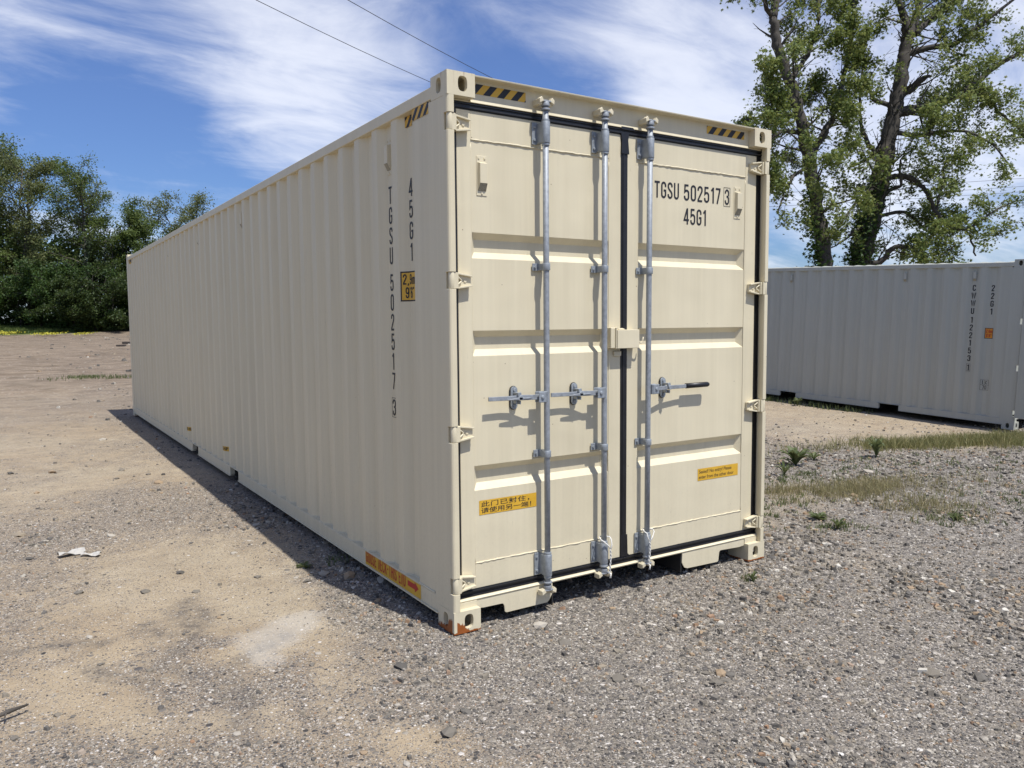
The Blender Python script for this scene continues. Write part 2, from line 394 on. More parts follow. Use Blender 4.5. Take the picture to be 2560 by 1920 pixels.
gx = graded(-2500, -2.6, 5.6, 2500, 0.045, 1.085); gy = graded(-2500, -2.2, 5.6, 3500, 0.045, 1.085)
X, Y = np.meshgrid(gx, gy); Z = ground_h(X, Y)
nx, ny = len(gx), len(gy)
co = np.stack([X, Y, Z], -1).reshape(-1, 3)
idx = np.arange(nx*ny).reshape(ny, nx)
fq = np.stack([idx[:-1, :-1], idx[:-1, 1:], idx[1:, 1:], idx[1:, :-1]], -1).reshape(-1, 4)
def np_mesh(name, co, faces, k, mat, tint=None, smooth=False):
    me = bpy.data.meshes.new(name); nf = len(faces)
    me.vertices.add(len(co)); me.vertices.foreach_set('co', np.ascontiguousarray(co, np.float32).ravel())
    me.loops.add(nf*k); me.loops.foreach_set('vertex_index', np.ascontiguousarray(faces, np.int32).ravel())
    me.polygons.add(nf); me.polygons.foreach_set('loop_start', np.arange(0, nf*k, k, dtype=np.int32))
    me.polygons.foreach_set('use_smooth', np.full(nf, smooth))
    if tint is not None:
        a = me.attributes.new('tint', 'FLOAT', 'FACE'); a.data.foreach_set('value', np.ascontiguousarray(tint, np.float32))
    me.update(calc_edges=True); me.validate()
    me.materials.append(mat)
    return me

def ground_mat():
    n = NT('gravel_and_sand')
    sand = n.attr('sand').outputs['Fac']; grn = n.attr('green').outputs['Fac']
    P = n.tc.outputs['Object']
    warp = n.N.new('ShaderNodeVectorMath'); warp.operation = 'ADD'
    wn = n.N.new('ShaderNodeVectorMath'); wn.operation = 'SCALE'; wn.inputs['Scale'].default_value = 0.012
    n.L.new(n.noise(30, 3, out=1), wn.inputs[0]); n.L.new(P, warp.inputs[0]); n.L.new(wn.outputs[0], warp.inputs[1])
    PV = warp.outputs[0]
    v1 = n.vor(38, vec=PV); v2 = n.vor(90, vec=PV); v3 = n.vor(190, vec=PV); v4 = n.vor(14, vec=PV)
    stops = [(0.0, (0.045, 0.042, 0.040)), (0.22, (0.10, 0.093, 0.088)), (0.45, (0.165, 0.147, 0.126)), (0.68, (0.235, 0.205, 0.165)),
             (0.86, (0.34, 0.305, 0.25)), (0.985, (0.54, 0.50, 0.45)), (1.0, (0.66, 0.63, 0.58))]
    c1 = n.ramp(n.sep(v1.outputs['Color'])[0], stops); c2 = n.ramp(n.sep(v2.outputs['Color'])[1], stops)
    c3 = n.ramp(n.sep(v3.outputs['Color'])[2], stops); c4 = n.ramp(n.sep(v4.outputs['Color'])[1], stops)
    sn = n.noise(420, 3, 0.7); s2 = n.noise(2.6, 5, 0.6); s3 = n.noise(0.35, 4, 0.6)
    sandc = n.mix(n.rng(sn, 0.3, 0.7), (0.290, 0.241, 0.170), (0.475, 0.405, 0.295))
    sandc = n.mix(n.rng(s2, 0.3, 0.7), sandc, n.mix(1.0, sandc, (0.80, 0.78, 0.76), 'MULTIPLY'))
    sandc = n.mix(n.rng(s3, 0.35, 0.65), sandc, n.mix(1.0, sandc, (1.0, 0.93, 0.85), 'MULTIPLY'))
    dirt = n.mix(n.rng(sn, 0.3, 0.7), (0.165, 0.124, 0.082), (0.350, 0.275, 0.192))
    gr = n.attr('grey').outputs['Fac']
    dirt = n.mix(gr, dirt, n.mix(n.rng(sn, 0.3, 0.7), (0.095, 0.083, 0.070), (0.255, 0.226, 0.190)))
    sb = n.math('ADD', sand, n.math('MULTIPLY', n.math('SUBTRACT', n.noise(5.5, 6, 0.68), 0.5), 1.5))
    base = n.mix(n.rng(sb, 0.15, 0.85, 0, 1), dirt, sandc)
    tone = n.noise(1.7, 6, 0.7, 0.8)
    base = n.mix(n.rng(tone, 0.50, 0.68, 0, 0.55), base, n.mix(1.0, base, (0.66, 0.63, 0.62), 'MULTIPLY'))
    smr = n.math('MULTIPLY', n.attr('smear').outputs['Fac'], n.rng(n.noise(16, 5, 0.7), 0.34, 0.62, 0.15, 1))
    base = n.mix(n.math('MULTIPLY', smr, 0.95), base, (0.115, 0.098, 0.080))
    # stone coverage by size, thinner where sand lies on top
    def cover(v, ch, lo, hi, rr):
        r = n.sep(v.outputs['Color'])[ch]
        th = n.math('MULTIPLY', n.rng(sb, 0.05, 0.80, hi, lo), n.rng(gr, 0, 1, 0.50 if hi < .5 else 0.85, 1))
        return n.math('MULTIPLY', n.math('LESS_THAN', r, th), n.rng(v.outputs['Distance'], rr, rr*0.8))
    col = n.mix(cover(v3, 0, 0.30, 0.95, 0.62), base, c3)
    m2 = cover(v2, 0, 0.10, 0.80, 0.58); col = n.mix(m2, col, c2)
    m1 = cover(v1, 1, 0.03, 0.36, 0.50); col = n.mix(m1, col, c1)
    m4 = cover(v4, 2, 0.004, 0.05, 0.30); col = n.mix(m4, col, c4)
    pm = n.math('MULTIPLY', n.rng(n.math('ADD', n.attr('pale').outputs['Fac'], n.math('MULTIPLY', n.math('SUBTRACT', n.noise(28, 5, 0.7), 0.5), 1.1)), 0.35, 0.60), n.attr('pale').outputs['Fac'])
    col = n.mix(n.math('MULTIPLY', pm, 0.42), col, (0.47, 0.44, 0.39))
    # reddish-brown far yard, grass field beyond
    y = n.sep(P)[1]
    farm = n.rng(n.math('ADD', y, n.math('MULTIPLY', n.noise(0.12, 3), 14)), 14, 30)
    fc = n.mix(n.rng(n.noise(1.3, 8, 0.75, 0.8, vec=n.mapping(scale=(0.7, 1.2, 1), rot=(0, 0, 0.5))), 0.36, 0.64), (0.075, 0.054, 0.037), (0.265, 0.205, 0.147))
    fc = n.mix(n.math('MULTIPLY', n.math('LESS_THAN', n.sep(v4.outputs['Color'])[2], 0.10), n.rng(v4.outputs['Distance'], 0.5, 0.3)), fc, n.mix(n.sep(v4.outputs['Color'])[0], (0.06, 0.05, 0.04), (0.55, 0.5, 0.43)))
    col = n.mix(n.math('MULTIPLY', farm, 0.8), col, fc)
    gn = n.noise(6, 5, 0.7)
    gcol = n.mix(n.rng(gn, 0.3, 0.7), (0.055, 0.085, 0.018), (0.13, 0.16, 0.045))
    gm = n.rng(n.math('ADD', grn, n.math('MULTIPLY', n.math('SUBTRACT', n.noise(9, 5, 0.7), 0.5), 0.9)), 0.45, 0.62)
    col = n.mix(gm, col, gcol)
    h = n.math('ADD', n.math('MULTIPLY', m1, n.math('SUBTRACT', 0.6, v1.outputs['Distance'])), n.math('MULTIPLY', n.math('MULTIPLY', m2, n.math('SUBTRACT', 0.6, v2.outputs['Distance'])), 0.45))
    h = n.math('ADD', h, n.math('MULTIPLY', m4, n.math('MULTIPLY', n.math('SUBTRACT', 0.4, v4.outputs['Distance']), 2.2)))
    h = n.math('ADD', h, n.math('MULTIPLY', n.noise(150, 4, 0.7), 0.25))
    nb = n.bump(h, 0.75, 0.014)
    nb = n.bump(n.noise(12, 5, 0.65), 0.5, 0.03, nb)
    return n.fin(col, 0.95, 0, nb, 0.2)
M_GROUND = ground_mat()
gme = np_mesh('ground', co, fq, 4, M_GROUND, smooth=True)
a = gme.attributes.new('sand', 'FLOAT', 'POINT'); a.data.foreach_set('value', sandness(co[:, 0], co[:, 1]).astype(np.float32))
a = gme.attributes.new('grey', 'FLOAT', 'POINT'); a.data.foreach_set('value', (sstep(-0.9, 0.2, co[:, 0]+(fbm(co[:, 0]*2, co[:, 1]*2, 3, 8)-.5)*.8)*(1-sstep(0.8, 3.2, co[:, 1]-.12*co[:, 0]))).astype(np.float32))
a = gme.attributes.new('smear', 'FLOAT', 'POINT'); a.data.foreach_set('value', smears(co[:, 0], co[:, 1]).astype(np.float32))
a = gme.attributes.new('pale', 'FLOAT', 'POINT'); a.data.foreach_set('value', paleness(co[:, 0], co[:, 1]).astype(np.float32))
def greenness(x, y):
    edge = 62.6 + (fbm(x*0.12, y*0.02, 3, 77)-0.5)*4 + 0.10*x
    g = sstep(0, 2.0, y-edge)
    g = np.maximum(g, sstep(30, 60, -y)+sstep(60, 90, np.abs(x)))
    for (a_, b_, rx, ry, k) in [(0.2, 23.5, .8, 0.5, .55), (1.4, 23.1, .6, .35, .45), (9.3, 1.9, 1.6, .35, .55), (10.6, 1.4, 1.0, .5, .9), (12.2, 0.8, 1.4, .9, .95), (7.6, 2.3, .7, .25, .4), (4.9, .85, .7, .25, .3)]:
        g = np.maximum(g, k*np.exp(-((x-a_)/rx)**2-((y-b_)/ry)**2))
    return np.clip(g, 0, 1)
a = gme.attributes.new('green', 'FLOAT', 'POINT'); a.data.foreach_set('value', greenness(co[:, 0], co[:, 1]).astype(np.float32))
GROUND = tag(link('ground', gme), kind='structure')

def stone_mat():
    n = NT('loose_stone')
    t = n.attr('tint').outputs['Fac']
    stops = [(0.0, (0.045, 0.047, 0.052)), (0.18, (0.095, 0.095, 0.098)), (0.38, (0.15, 0.142, 0.132)), (0.55, (0.205, 0.185, 0.158)), (0.70, (0.28, 0.25, 0.205)),
             (0.80, (0.36, 0.265, 0.175)), (0.84, (0.30, 0.17, 0.10)), (0.87, (0.42, 0.39, 0.35)), (0.96, (0.50, 0.47, 0.42)), (1.0, (0.68, 0.66, 0.61))]
    c = n.ramp(t, stops)
    c = n.mix(n.rng(n.noise(60, 5, 0.7), 0.3, 0.7, 0, 0.35), c, n.mix(1.0, c, (0.7, 0.68, 0.64), 'MULTIPLY'))
    c = n.mix(0.14, c, (0.36, 0.31, 0.24)); c = n.mix(1.0, c, (0.89, 0.87, 0.82), 'MULTIPLY')
    return n.fin(c, 0.85, 0, n.bump(n.noise(120, 4, 0.6), 0.4, 0.003), 0.3)
M_STONE = stone_mat()
def scatter_stones(N, seed, r0=1.9, r1=16.0, cap=0.036, lo=0.0, wid=0.85):
    rg = np.random.default_rng(seed)
    cx, cy = -1.909, -3.54
    r = np.exp(rg.uniform(np.log(r0), np.log(r1), N)); th = math.radians(57.2)+rg.uniform(lo, wid, N)
    x = cx+r*np.cos(th); y = cy+r*np.sin(th)
    s = sandness(x, y)
    keep = rg.random(N) < (1.0-0.88*sstep(0.2, 0.7, s))*(0.16+0.84*np.maximum(sstep(-0.9, 0.1, x)*(1-sstep(2.0, 6.0, y)), 0.55*(sandness(x, y) < .10)))
    keep &= ~((x > 0.3) & (x < 2.43) & (y > 0.8) & (y < 12)); keep &= ~((x > 11.2) & (y > 3))
    keep &= greenness(x, y) < 0.6
    x, y, r = x[keep], y[keep], r[keep]; n = len(x)
    d = np.sqrt(r*r+1.6*1.6)
    coarse = fbm(x*1.7+3, y*1.7, 3, 61); rad = np.maximum(0.0042, d*0.00135)*np.exp(rg.normal(0, 0.52, n))*(0.78+0.52*sstep(0.42, 0.66, coarse))*(0.72+0.28*sstep(-0.9, 0.2, x))
    rad = np.minimum(rad, cap)
    z = ground_h(x, y)
    K = 5; ang = rg.uniform(0, 6.28, n)[:, None]+np.arange(K)*2*math.pi/K + rg.uniform(-.45, .45, (n, K))
    rr = rad[:, None]*rg.uniform(0.65, 1.25, (n, K)); el = rg.uniform(0.55, 1.0, n)[:, None]; ro = rg.uniform(0, 3.14, n)
    def ring(sc, zz):
        px = rr*np.cos(ang)*sc; py = rr*np.sin(ang)*sc*el
        qx = px*np.cos(ro)[:, None]-py*np.sin(ro)[:, None]; qy = px*np.sin(ro)[:, None]+py*np.cos(ro)[:, None]
        return np.stack([x[:, None]+qx, y[:, None]+qy, z[:, None]+zz+0*qx], -1)
    h = rad[:, None]*rg.uniform(0.25, 0.75, (n, 1)); tilt = rad[:, None]*rg.uniform(-.25, .25, (n, K))
    A = ring(1.0, -0.25*rad[:, None]); B = ring(rg.uniform(.55, .9, (n, 1)), h+tilt)
    v = np.concatenate([A, B], 1); base = (np.arange(n)*10)[:, None]
    quads = np.array([[i, (i+1) % 5, 5+(i+1) % 5, 5+i] for i in range(5)])
    tris = []
    for i in range(5): a_, b_, c_, d_ = quads[i]; tris += [[a_, b_, c_], [a_, c_, d_]]
    tris += [[5, 6, 7], [5, 7, 8], [5, 8, 9]]; tris = np.array(tris)
    f = (base[:, :, None]+tris[None]).reshape(-1, 3)
    t = rg.random(n)**0.9
    return np_mesh('gravel', v.reshape(-1, 3), f, 3, M_STONE, np.repeat(t, len(tris)))
tag(link('gravel', scatter_stones(190000, 4, lo=-.85, cap=.026), GROUND), kind='stuff')

tag(link('rubble', scatter_stones(16000, 9, 15.0, 62.0, 0.11, 0.30, 0.95), GROUND), kind='stuff')
# larger single stones
def rock_mesh(seed, flat):
    rnd = random.Random(seed); bm = bmesh.new(); bmesh.ops.create_icosphere(bm, subdivisions=1, radius=1.0)
    off = Vector((rnd.uniform(0, 50), rnd.uniform(0, 50), rnd.uniform(0, 50)))
    for v in bm.verts:
        k = 1+0.55*(mnoise.noise(v.co*0.9+off))+rnd.uniform(-.16, .16)
        v.co *= k; v.co.z *= flat; v.co.x *= 1.15
    me = bpy.data.meshes.new('stone'); bm.to_mesh(me); bm.free()
    at = me.attributes.new('tint', 'FLOAT', 'FACE'); at.data.foreach_set('value', np.full(len(me.polygons), rnd.choice([.1, .2, .3, .42, .5, .62, .55, .72, .80, .88, .93]), np.float32))
    me.materials.append(M_STONE); return me
ROCKS = [rock_mesh(i, [0.35, 0.5, 0.65, 0.42][i % 4]) for i in range(26)]
def place_stone(x, y, r, k, rz, tz=0.0):
    o = link('stone', ROCKS[k % len(ROCKS)], GROUND)
    o.location = (x, y, float(ground_h(x, y))+r*0.12); o.scale = (r, r, r); o.rotation_euler = (tz, tz*0.5, rz)
    return o
rnd = random.Random(12)
for (x, y, r, k) in [(.46,-.12,.036,6),(-.38,-.16,.045,4),(-.47,-.82,.040,1),(-.33,-.70,.026,9),(.44,-.37,.034,15),(1.64,-1.62,.045,0),(.40,-.84,.033,8),(.75,-1.12,.035,12),
                     (1.79,-1.76,.035,9),(.83,-1.07,.03,2),(.86,-1.1,.026,3),(.80,-1.13,.026,1),(-1.25,1.67,.035,1),(-.99,1.5,.026,0),(-.22,1.38,.035,13),(-.1,1.25,.045,2),(.05,1.05,.04,10),(-.03,.95,.03,7),
                     (-1.0,1.95,.03,11),(.0,2.9,.05,3),(.12,.62,.03,5),(.35,.28,.028,8),(.62,.18,.034,17),(.5,.1,.025,18),(-.6,2.2,.03,19),(-1.9,3.7,.05,20),(-1.6,1.9,.03,21)]:
    place_stone(x, y, r, k, rnd.uniform(0, 6.28), rnd.uniform(-.2, .2))
cnt = 27
while cnt < 288:
    r = math.exp(rnd.uniform(math.log(2.4), math.log(13))); th = math.radians(57.2)+rnd.uniform(-.7, .7)
    x = -1.909+r*math.cos(th); y = -3.54+r*math.sin(th)
    if (-.03 < x < 2.5 and y > -.03 and y < 12.3) or (x > 10.9 and y > 2.2): continue
    if rnd.random() < 0.8*float(sandness(np.array(x), np.array(y))): continue
    place_stone(x, y, max(0.012, r*0.0036)*rnd.uniform(0.8, 1.5), rnd.randrange(26), rnd.uniform(0, 6.28), rnd.uniform(-.25, .25)); cnt += 1
# ---------------------------------------------------------------- stencilled lettering (stroke alphabet)
def arc(cx, cy, r, a0, a1, n=7):
    return [(cx+r*math.cos(math.radians(a0+(a1-a0)*i/n)), cy+r*math.sin(math.radians(a0+(a1-a0)*i/n))) for i in range(n+1)]
L_, R_, M_ = .06, .38, .22
def up(): return arc(M_, .78, .16, 0, 180)
GL = {
 'T': (.44, [[(0,.94),(.44,.94)], [(.22,.94),(.22,0)]]), 'I': (.12, [[(.06,0),(.06,1)]]),
 'G': (.44, [[(R_,.68)]+up()+arc(M_,.22,.16,180,360)+[(R_,.47),(.22,.47)]]), 'C': (.44, [[(R_,.68)]+up()+arc(M_,.22,.16,180,360)+[(R_,.32)]]),
 'S': (.44, [[(R_,.72)]+up()+[(.07,.67),(.13,.58),(.31,.42),(.37,.33)]+arc(M_,.22,.16,0,-180)+[(L_,.28)]]),
 'U': (.44, [[(L_,1)]+arc(M_,.22,.16,180,360)+[(R_,1)]]), 'O': (.44, [up()+arc(M_,.22,.16,180,360)+[(R_,.78)]]), '0': (.44, [up()+arc(M_,.22,.16,180,360)+[(R_,.78)]]),
 '5': (.44, [[(.37,.94),(.09,.94),(.07,.53),(.12,.58)]+arc(M_,.46,.16,110,0)+arc(M_,.22,.16,0,-180)+[(L_,.29)]]),
 '2': (.44, [[(L_,.70)]+arc(M_,.78,.16,180,0)+[(.37,.66),(.07,.14),(.07,.06),(.40,.06)]]),
 '1': (.30, [[(.22,1),(.22,0)], [(.21,.95),(.06,.78)]]), '7': (.42, [[(.02,.94),(.37,.94),(.36,.84),(.15,0)]]),
 '3': (.44, [[(L_,.72)]+arc(M_,.78,.16,180,0)+[(.37,.62),(.30,.53),(.18,.53)], [(.28,.53),(.37,.44)]+arc(M_,.22,.16,0,-180)+[(L_,.29)]]),
 '4': (.46, [[(.32,0),(.32,1)], [(.30,.97),(.05,.27),(.46,.27)]]), 'W': (.64, [[(.04,1),(.18,.04),(.32,.92),(.46,.04),(.60,1)]]),
 '9': (.44, [arc(M_,.60,.16,0,-180)+arc(M_,.78,.16,180,0)+arc(M_,.22,.16,0,-180)+[(L_,.29)]]), '6': (.44, [arc(M_,.40,.16,180,0)+arc(M_,.22,.16,0,-180)+arc(M_,.78,.16,180,0)+[(R_,.71)]]),
 '8': (.44, [arc(M_,.76,.15,0,360,14), arc(M_,.26,.17,0,360,14)]),
 'm': (.64, [[(.06,0),(.06,.64)], [(.06,.54),(.14,.62),(.26,.62),(.32,.54),(.32,0)], [(.32,.54),(.40,.62),(.52,.62),(.58,.54),(.58,0)]]),
 ',': (.16, [[(.10,.10),(.04,-.12)]]), "'": (.14, [[(.06,1),(.06,.80)]]), '"': (.26, [[(.06,1),(.06,.80)], [(.2,1),(.2,.80)]]), '.': (.14, [[(.06,0),(.06,.1)]]),
 'E': (.40, [[(.38,.94),(.06,.94),(.06,.06),(.38,.06)], [(.06,.52),(.34,.52)]]), 'N': (.44, [[(.06,0),(.06,1),(.38,0),(.38,1)]]),
 'K': (.44, [[(.06,0),(.06,1)], [(.40,1),(.09,.42)], [(.18,.58),(.42,0)]]), '-': (.34, [[(.04,.5),(.30,.5)]]), 'H': (.44, [[(.06,0),(.06,1)], [(.38,0),(.38,1)], [(.06,.5),(.38,.5)]]),
 'D': (.44, [[(.06,.06),(.06,.94),(.22,.94),(.34,.86),(.38,.74),(.38,.26),(.34,.14),(.22,.06),(.04,.06)]]),
 'M': (.56, [[(.06,0),(.06,1),(.28,.3),(.50,1),(.50,0)]]), 'P': (.44, [[(.06,0),(.06,.94),(.28,.94),(.38,.84),(.38,.60),(.28,.50),(.08,.50)]]), 'Y': (.48, [[(.03,1),(.24,.48),(.45,1)], [(.24,.5),(.24,0)]]), 'L': (.38, [[(.06,1),(.06,.06),(.36,.06)]]),
 'i': (.12, [[(.06,0),(.06,1)]]), 'c': (.40, [arc(.20,.40,.14,50,180,5)+arc(.20,.24,.14,180,310,5)]), ' ': (.26, []),
}
def ribbon(pts, w):
    out = []; n = len(pts); pts = [Vector(p) for p in pts]
    for i, p in enumerate(pts):
        a = (pts[i]-pts[i-1]).normalized() if i else None; b = (pts[i+1]-pts[i]).normalized() if i < n-1 else None
        if a is None: a = b
        if b is None: b = a
        t = (a+b); t = t.normalized() if t.length > 1e-6 else a
        nrm = Vector((-t.y, t.x)); k = 1/max(0.45, abs(nrm.dot(Vector((-a.y, a.x)))))
        out.append((p+nrm*w/2*k, p-nrm*w/2*k))
    return out
def text_width(s, gap=.12): return sum(GL[c][0]+gap for c in s)-gap
def text_mesh(mb, s, u0, v0, h, place, width=None, stroke=.12, gap=.12, kx=1.0, clip=None):
    """left-bottom at (u0, v0), height h; place(u, v, lift) -> 3-D point on the surface"""
    if width: kx = width/(text_width(s, gap)*h)
    u = u0
    for ch in s:
        w, strokes = GL[ch]
        for k, st in enumerate(strokes):
            r = ribbon([(p[0], p[1]) for p in st], stroke)
            vs = []
            for (a, b) in r:
                for q in (a, b):
                    vv = v0+q.y*h
                    if clip is not None: vv = min(vv, clip)
                    vs.append(place(u+q.x*h*kx, vv, k*0.00006))
            mb.add(vs, [(2*i, 2*i+1, 2*i+3, 2*i+2) for i in range(len(r)-1)])
        u += (w+gap)*h*kx
    return u
def frame_mesh(mb, u0, u1, v0, v1, t, place, lift=0.0):
    for (a, b, c, d) in ((u0, u1, v0, v0+t), (u0, u1, v1-t, v1), (u0, u0+t, v0+t, v1-t), (u1-t, u1, v0+t, v1-t)):
        mb.add([place(a, c, lift), place(b, c, lift), place(b, d, lift), place(a, d, lift)], [(0, 1, 2, 3)])
def font_text(name, s, h, x, y, z, m, parent, sx=1.0, spacing=1.0):
    cu = bpy.data.curves.new(name, 'FONT'); cu.body = s; cu.size = h; cu.space_line = 1.0; cu.space_character = spacing; cu.offset = h*0.012
    t = bpy.data.objects.new(name, cu); COL.objects.link(t)
    dg = bpy.context.evaluated_depsgraph_get(); dg.update()
    me = bpy.data.meshes.new_from_object(t.evaluated_get(dg)); bpy.data.objects.remove(t)
    for v in me.vertices: v.co = Vector((x+v.co.x*sx, y, z+v.co.y))
    me.materials.clear(); me.materials.append(m)
    return link(name, me, parent)

# ---------------------------------------------------------------- containers
def ov(cu, cv, ru, rv, n=20):
    pts = []
    for i in range(n):
        a = 2*math.pi*(i+.5)/n; c, s = math.cos(a), math.sin(a)
        k = (abs(c)**3+abs(s)**3)**(-1/3.0)
        pts.append((cu+ru*c*k, cv+rv*s*k))
    return pts
def casting(name, x0, y0, z0, sx, sy, m, parent):
    """corner casting 162 x 178 x 118 mm; sx, sy = +1 when the solid goes to +x / +y from the outer corner"""
    mb = MB(); DX, DY, DZ, T = .162, .178, .118, .028
    def P(u, v, w): return (x0+sx*u, y0+sy*v, z0+w)
    def face(fn, U, V, cu, cv, ru, rv, depth):
        n = 20; hole = ov(cu, cv, ru, rv, n); outer = []
        for (a, b) in hole:
            du, dv = a-cu, b-cv
            k = min(((U-cu) if du > 0 else -cu)/du if abs(du) > 1e-9 else 9e9, ((V-cv) if dv > 0 else -cv)/dv if abs(dv) > 1e-9 else 9e9)
            outer.append([cu+du*k, cv+dv*k])
        for cor in ((0, 0), (U, 0), (0, V), (U, V)):
            j = min(range(n), key=lambda i: (outer[i][0]-cor[0])**2+(outer[i][1]-cor[1])**2); outer[j] = list(cor)
        vs = [fn(a, b, 0) for a, b in outer]+[fn(a, b, 0) for a, b in hole]+[fn(a, b, depth) for a, b in hole]
        fs = []
        for i in range(n):
            j = (i+1) % n; fs += [(i, j, n+j, n+i), (n+i, n+j, 2*n+j, 2*n+i)]
        mb.add(vs, fs)
    R = 0.0
    face(lambda a, b, d: P(a, d, b), DX, DZ, .090, .060, .027, .038, T)
    face(lambda a, b, d: P(d, a, b), DY, DZ, .092, .060, .027, .038, T)
    mb.quad(P(DX, 0, 0), P(DX, DY, 0), P(DX, DY, DZ), P(DX, 0, DZ))
    mb.quad(P(0, DY, 0), P(DX, DY, 0), P(DX, DY, DZ), P(0, DY, DZ))
    mb.quad(P(0, 0, 0), P(DX, 0, 0), P(DX, DY, 0), P(0, DY, 0)); mb.quad(P(0, 0, DZ), P(DX, 0, DZ), P(DX, DY, DZ), P(0, DY, DZ))
    o = mb.build(name, m, parent, fix=False)
    bm = bmesh.new(); bm.from_mesh(o.data); bmesh.ops.remove_doubles(bm, verts=bm.verts[:], dist=1e-5)
    # rounded outer arrises
    es = [e for e in bm.edges if all(abs(v.co.x-x0) < 1e-5 and abs(v.co.y-y0) < 1e-5 for v in e.verts)]
    tops = z0 > 1
    zz = z0+DZ if tops else z0
    es += [e for e in bm.edges if all(abs(v.co.z-zz) < 1e-5 and (abs(v.co.x-x0) < 1e-5 or abs(v.co.y-y0) < 1e-5) for v in e.verts)]
    es = list({e for e in es if len(e.link_faces) == 2 and e.calc_face_angle(0) > 1})
    bmesh.ops.bevel(bm, geom=es, offset=.012, segments=3, profile=.5, affect='EDGES')
    bmesh.ops.recalc_face_normals(bm, faces=bm.faces[:]); bm.to_mesh(o.data); bm.free()
    cv_ = MB(); a = sorted((x0+sx*T, x0+sx*(DX-.01))); b = sorted((y0+sy*T, y0+sy*(DY-.01)))
    cv_.box(a[0], a[1], b[0], b[1], z0+.012, z0+DZ-.012)
    # open the two faces that the holes look through: keep only the back, floor and roof
    c = MB(); xa, xb = (x0+sx*T, x0+sx*(DX-.012)); ya, yb = (y0+sy*T, y0+sy*(DY-.012)); za, zb = z0+.010, z0+DZ-.010
    c.quad((xb, ya, za), (xb, yb, za), (xb, yb, zb), (xb, ya, zb)); c.quad((xa, yb, za), (xb, yb, za), (xb, yb, zb), (xa, yb, zb))
    c.quad((xa, ya, za), (xb, ya, za), (xb, yb, za), (xa, yb, za)); c.quad((xa, ya, zb), (xb, ya, zb), (xb, yb, zb), (xa, yb, zb))
    c.build('cavity', m, o, fix=False)
    return o

def vent(parent, o, ex, ez, eo, m):
    """small louvred ventilator: o = middle of its back plate, ex = width axis, ez = up, eo = outward"""
    o, ex, ez, eo = Vector(o), Vector(ex), Vector(ez), Vector(eo)
    P = lambda a, b, c: tuple(o+ex*a+ez*b+eo*c)
    mb = MB()
    def bx(a0, a1, b0, b1, c0, c1):
        mb.add([P(a0,b0,c0),P(a1,b0,c0),P(a1,b1,c0),P(a0,b1,c0),P(a0,b0,c1),P(a1,b0,c1),P(a1,b1,c1),P(a0,b1,c1)],
               [(0,3,2,1),(4,5,6,7),(0,1,5,4),(1,2,6,5),(2,3,7,6),(3,0,4,7)])
    bx(-.031, .031, -.103, .103, 0, .003)
    for a, b in ((-.018, .09), (.018, .09), (0, -.091)):
        bx(a-.005, a+.005, b-.005, b+.005, .003, .007)
    v = [(-.025, .068), (-.022, .068)]
    A = [P(-.025,.070,.003),P(.025,.070,.003),P(.025,-.080,.003),P(-.025,-.080,.003),P(-.022,.062,.026),P(.022,.062,.026),P(.022,-.040,.026),P(-.022,-.040,.026)]
    mb.add(A, [(0,1,5,4),(1,2,6,5),(3,0,4,7),(4,5,6,7)])
    ob = mb.build('vent', m, parent, bevel=.0015)
    g = MB(); g.quad(P(-.0215,-.041,.0262), P(.0215,-.041,.0262), P(.0235,-.079,.0036), P(-.0235,-.079,.0036)); g.build('vent_grille', M_MESH, ob if parent.parent is None else parent)
    return ob

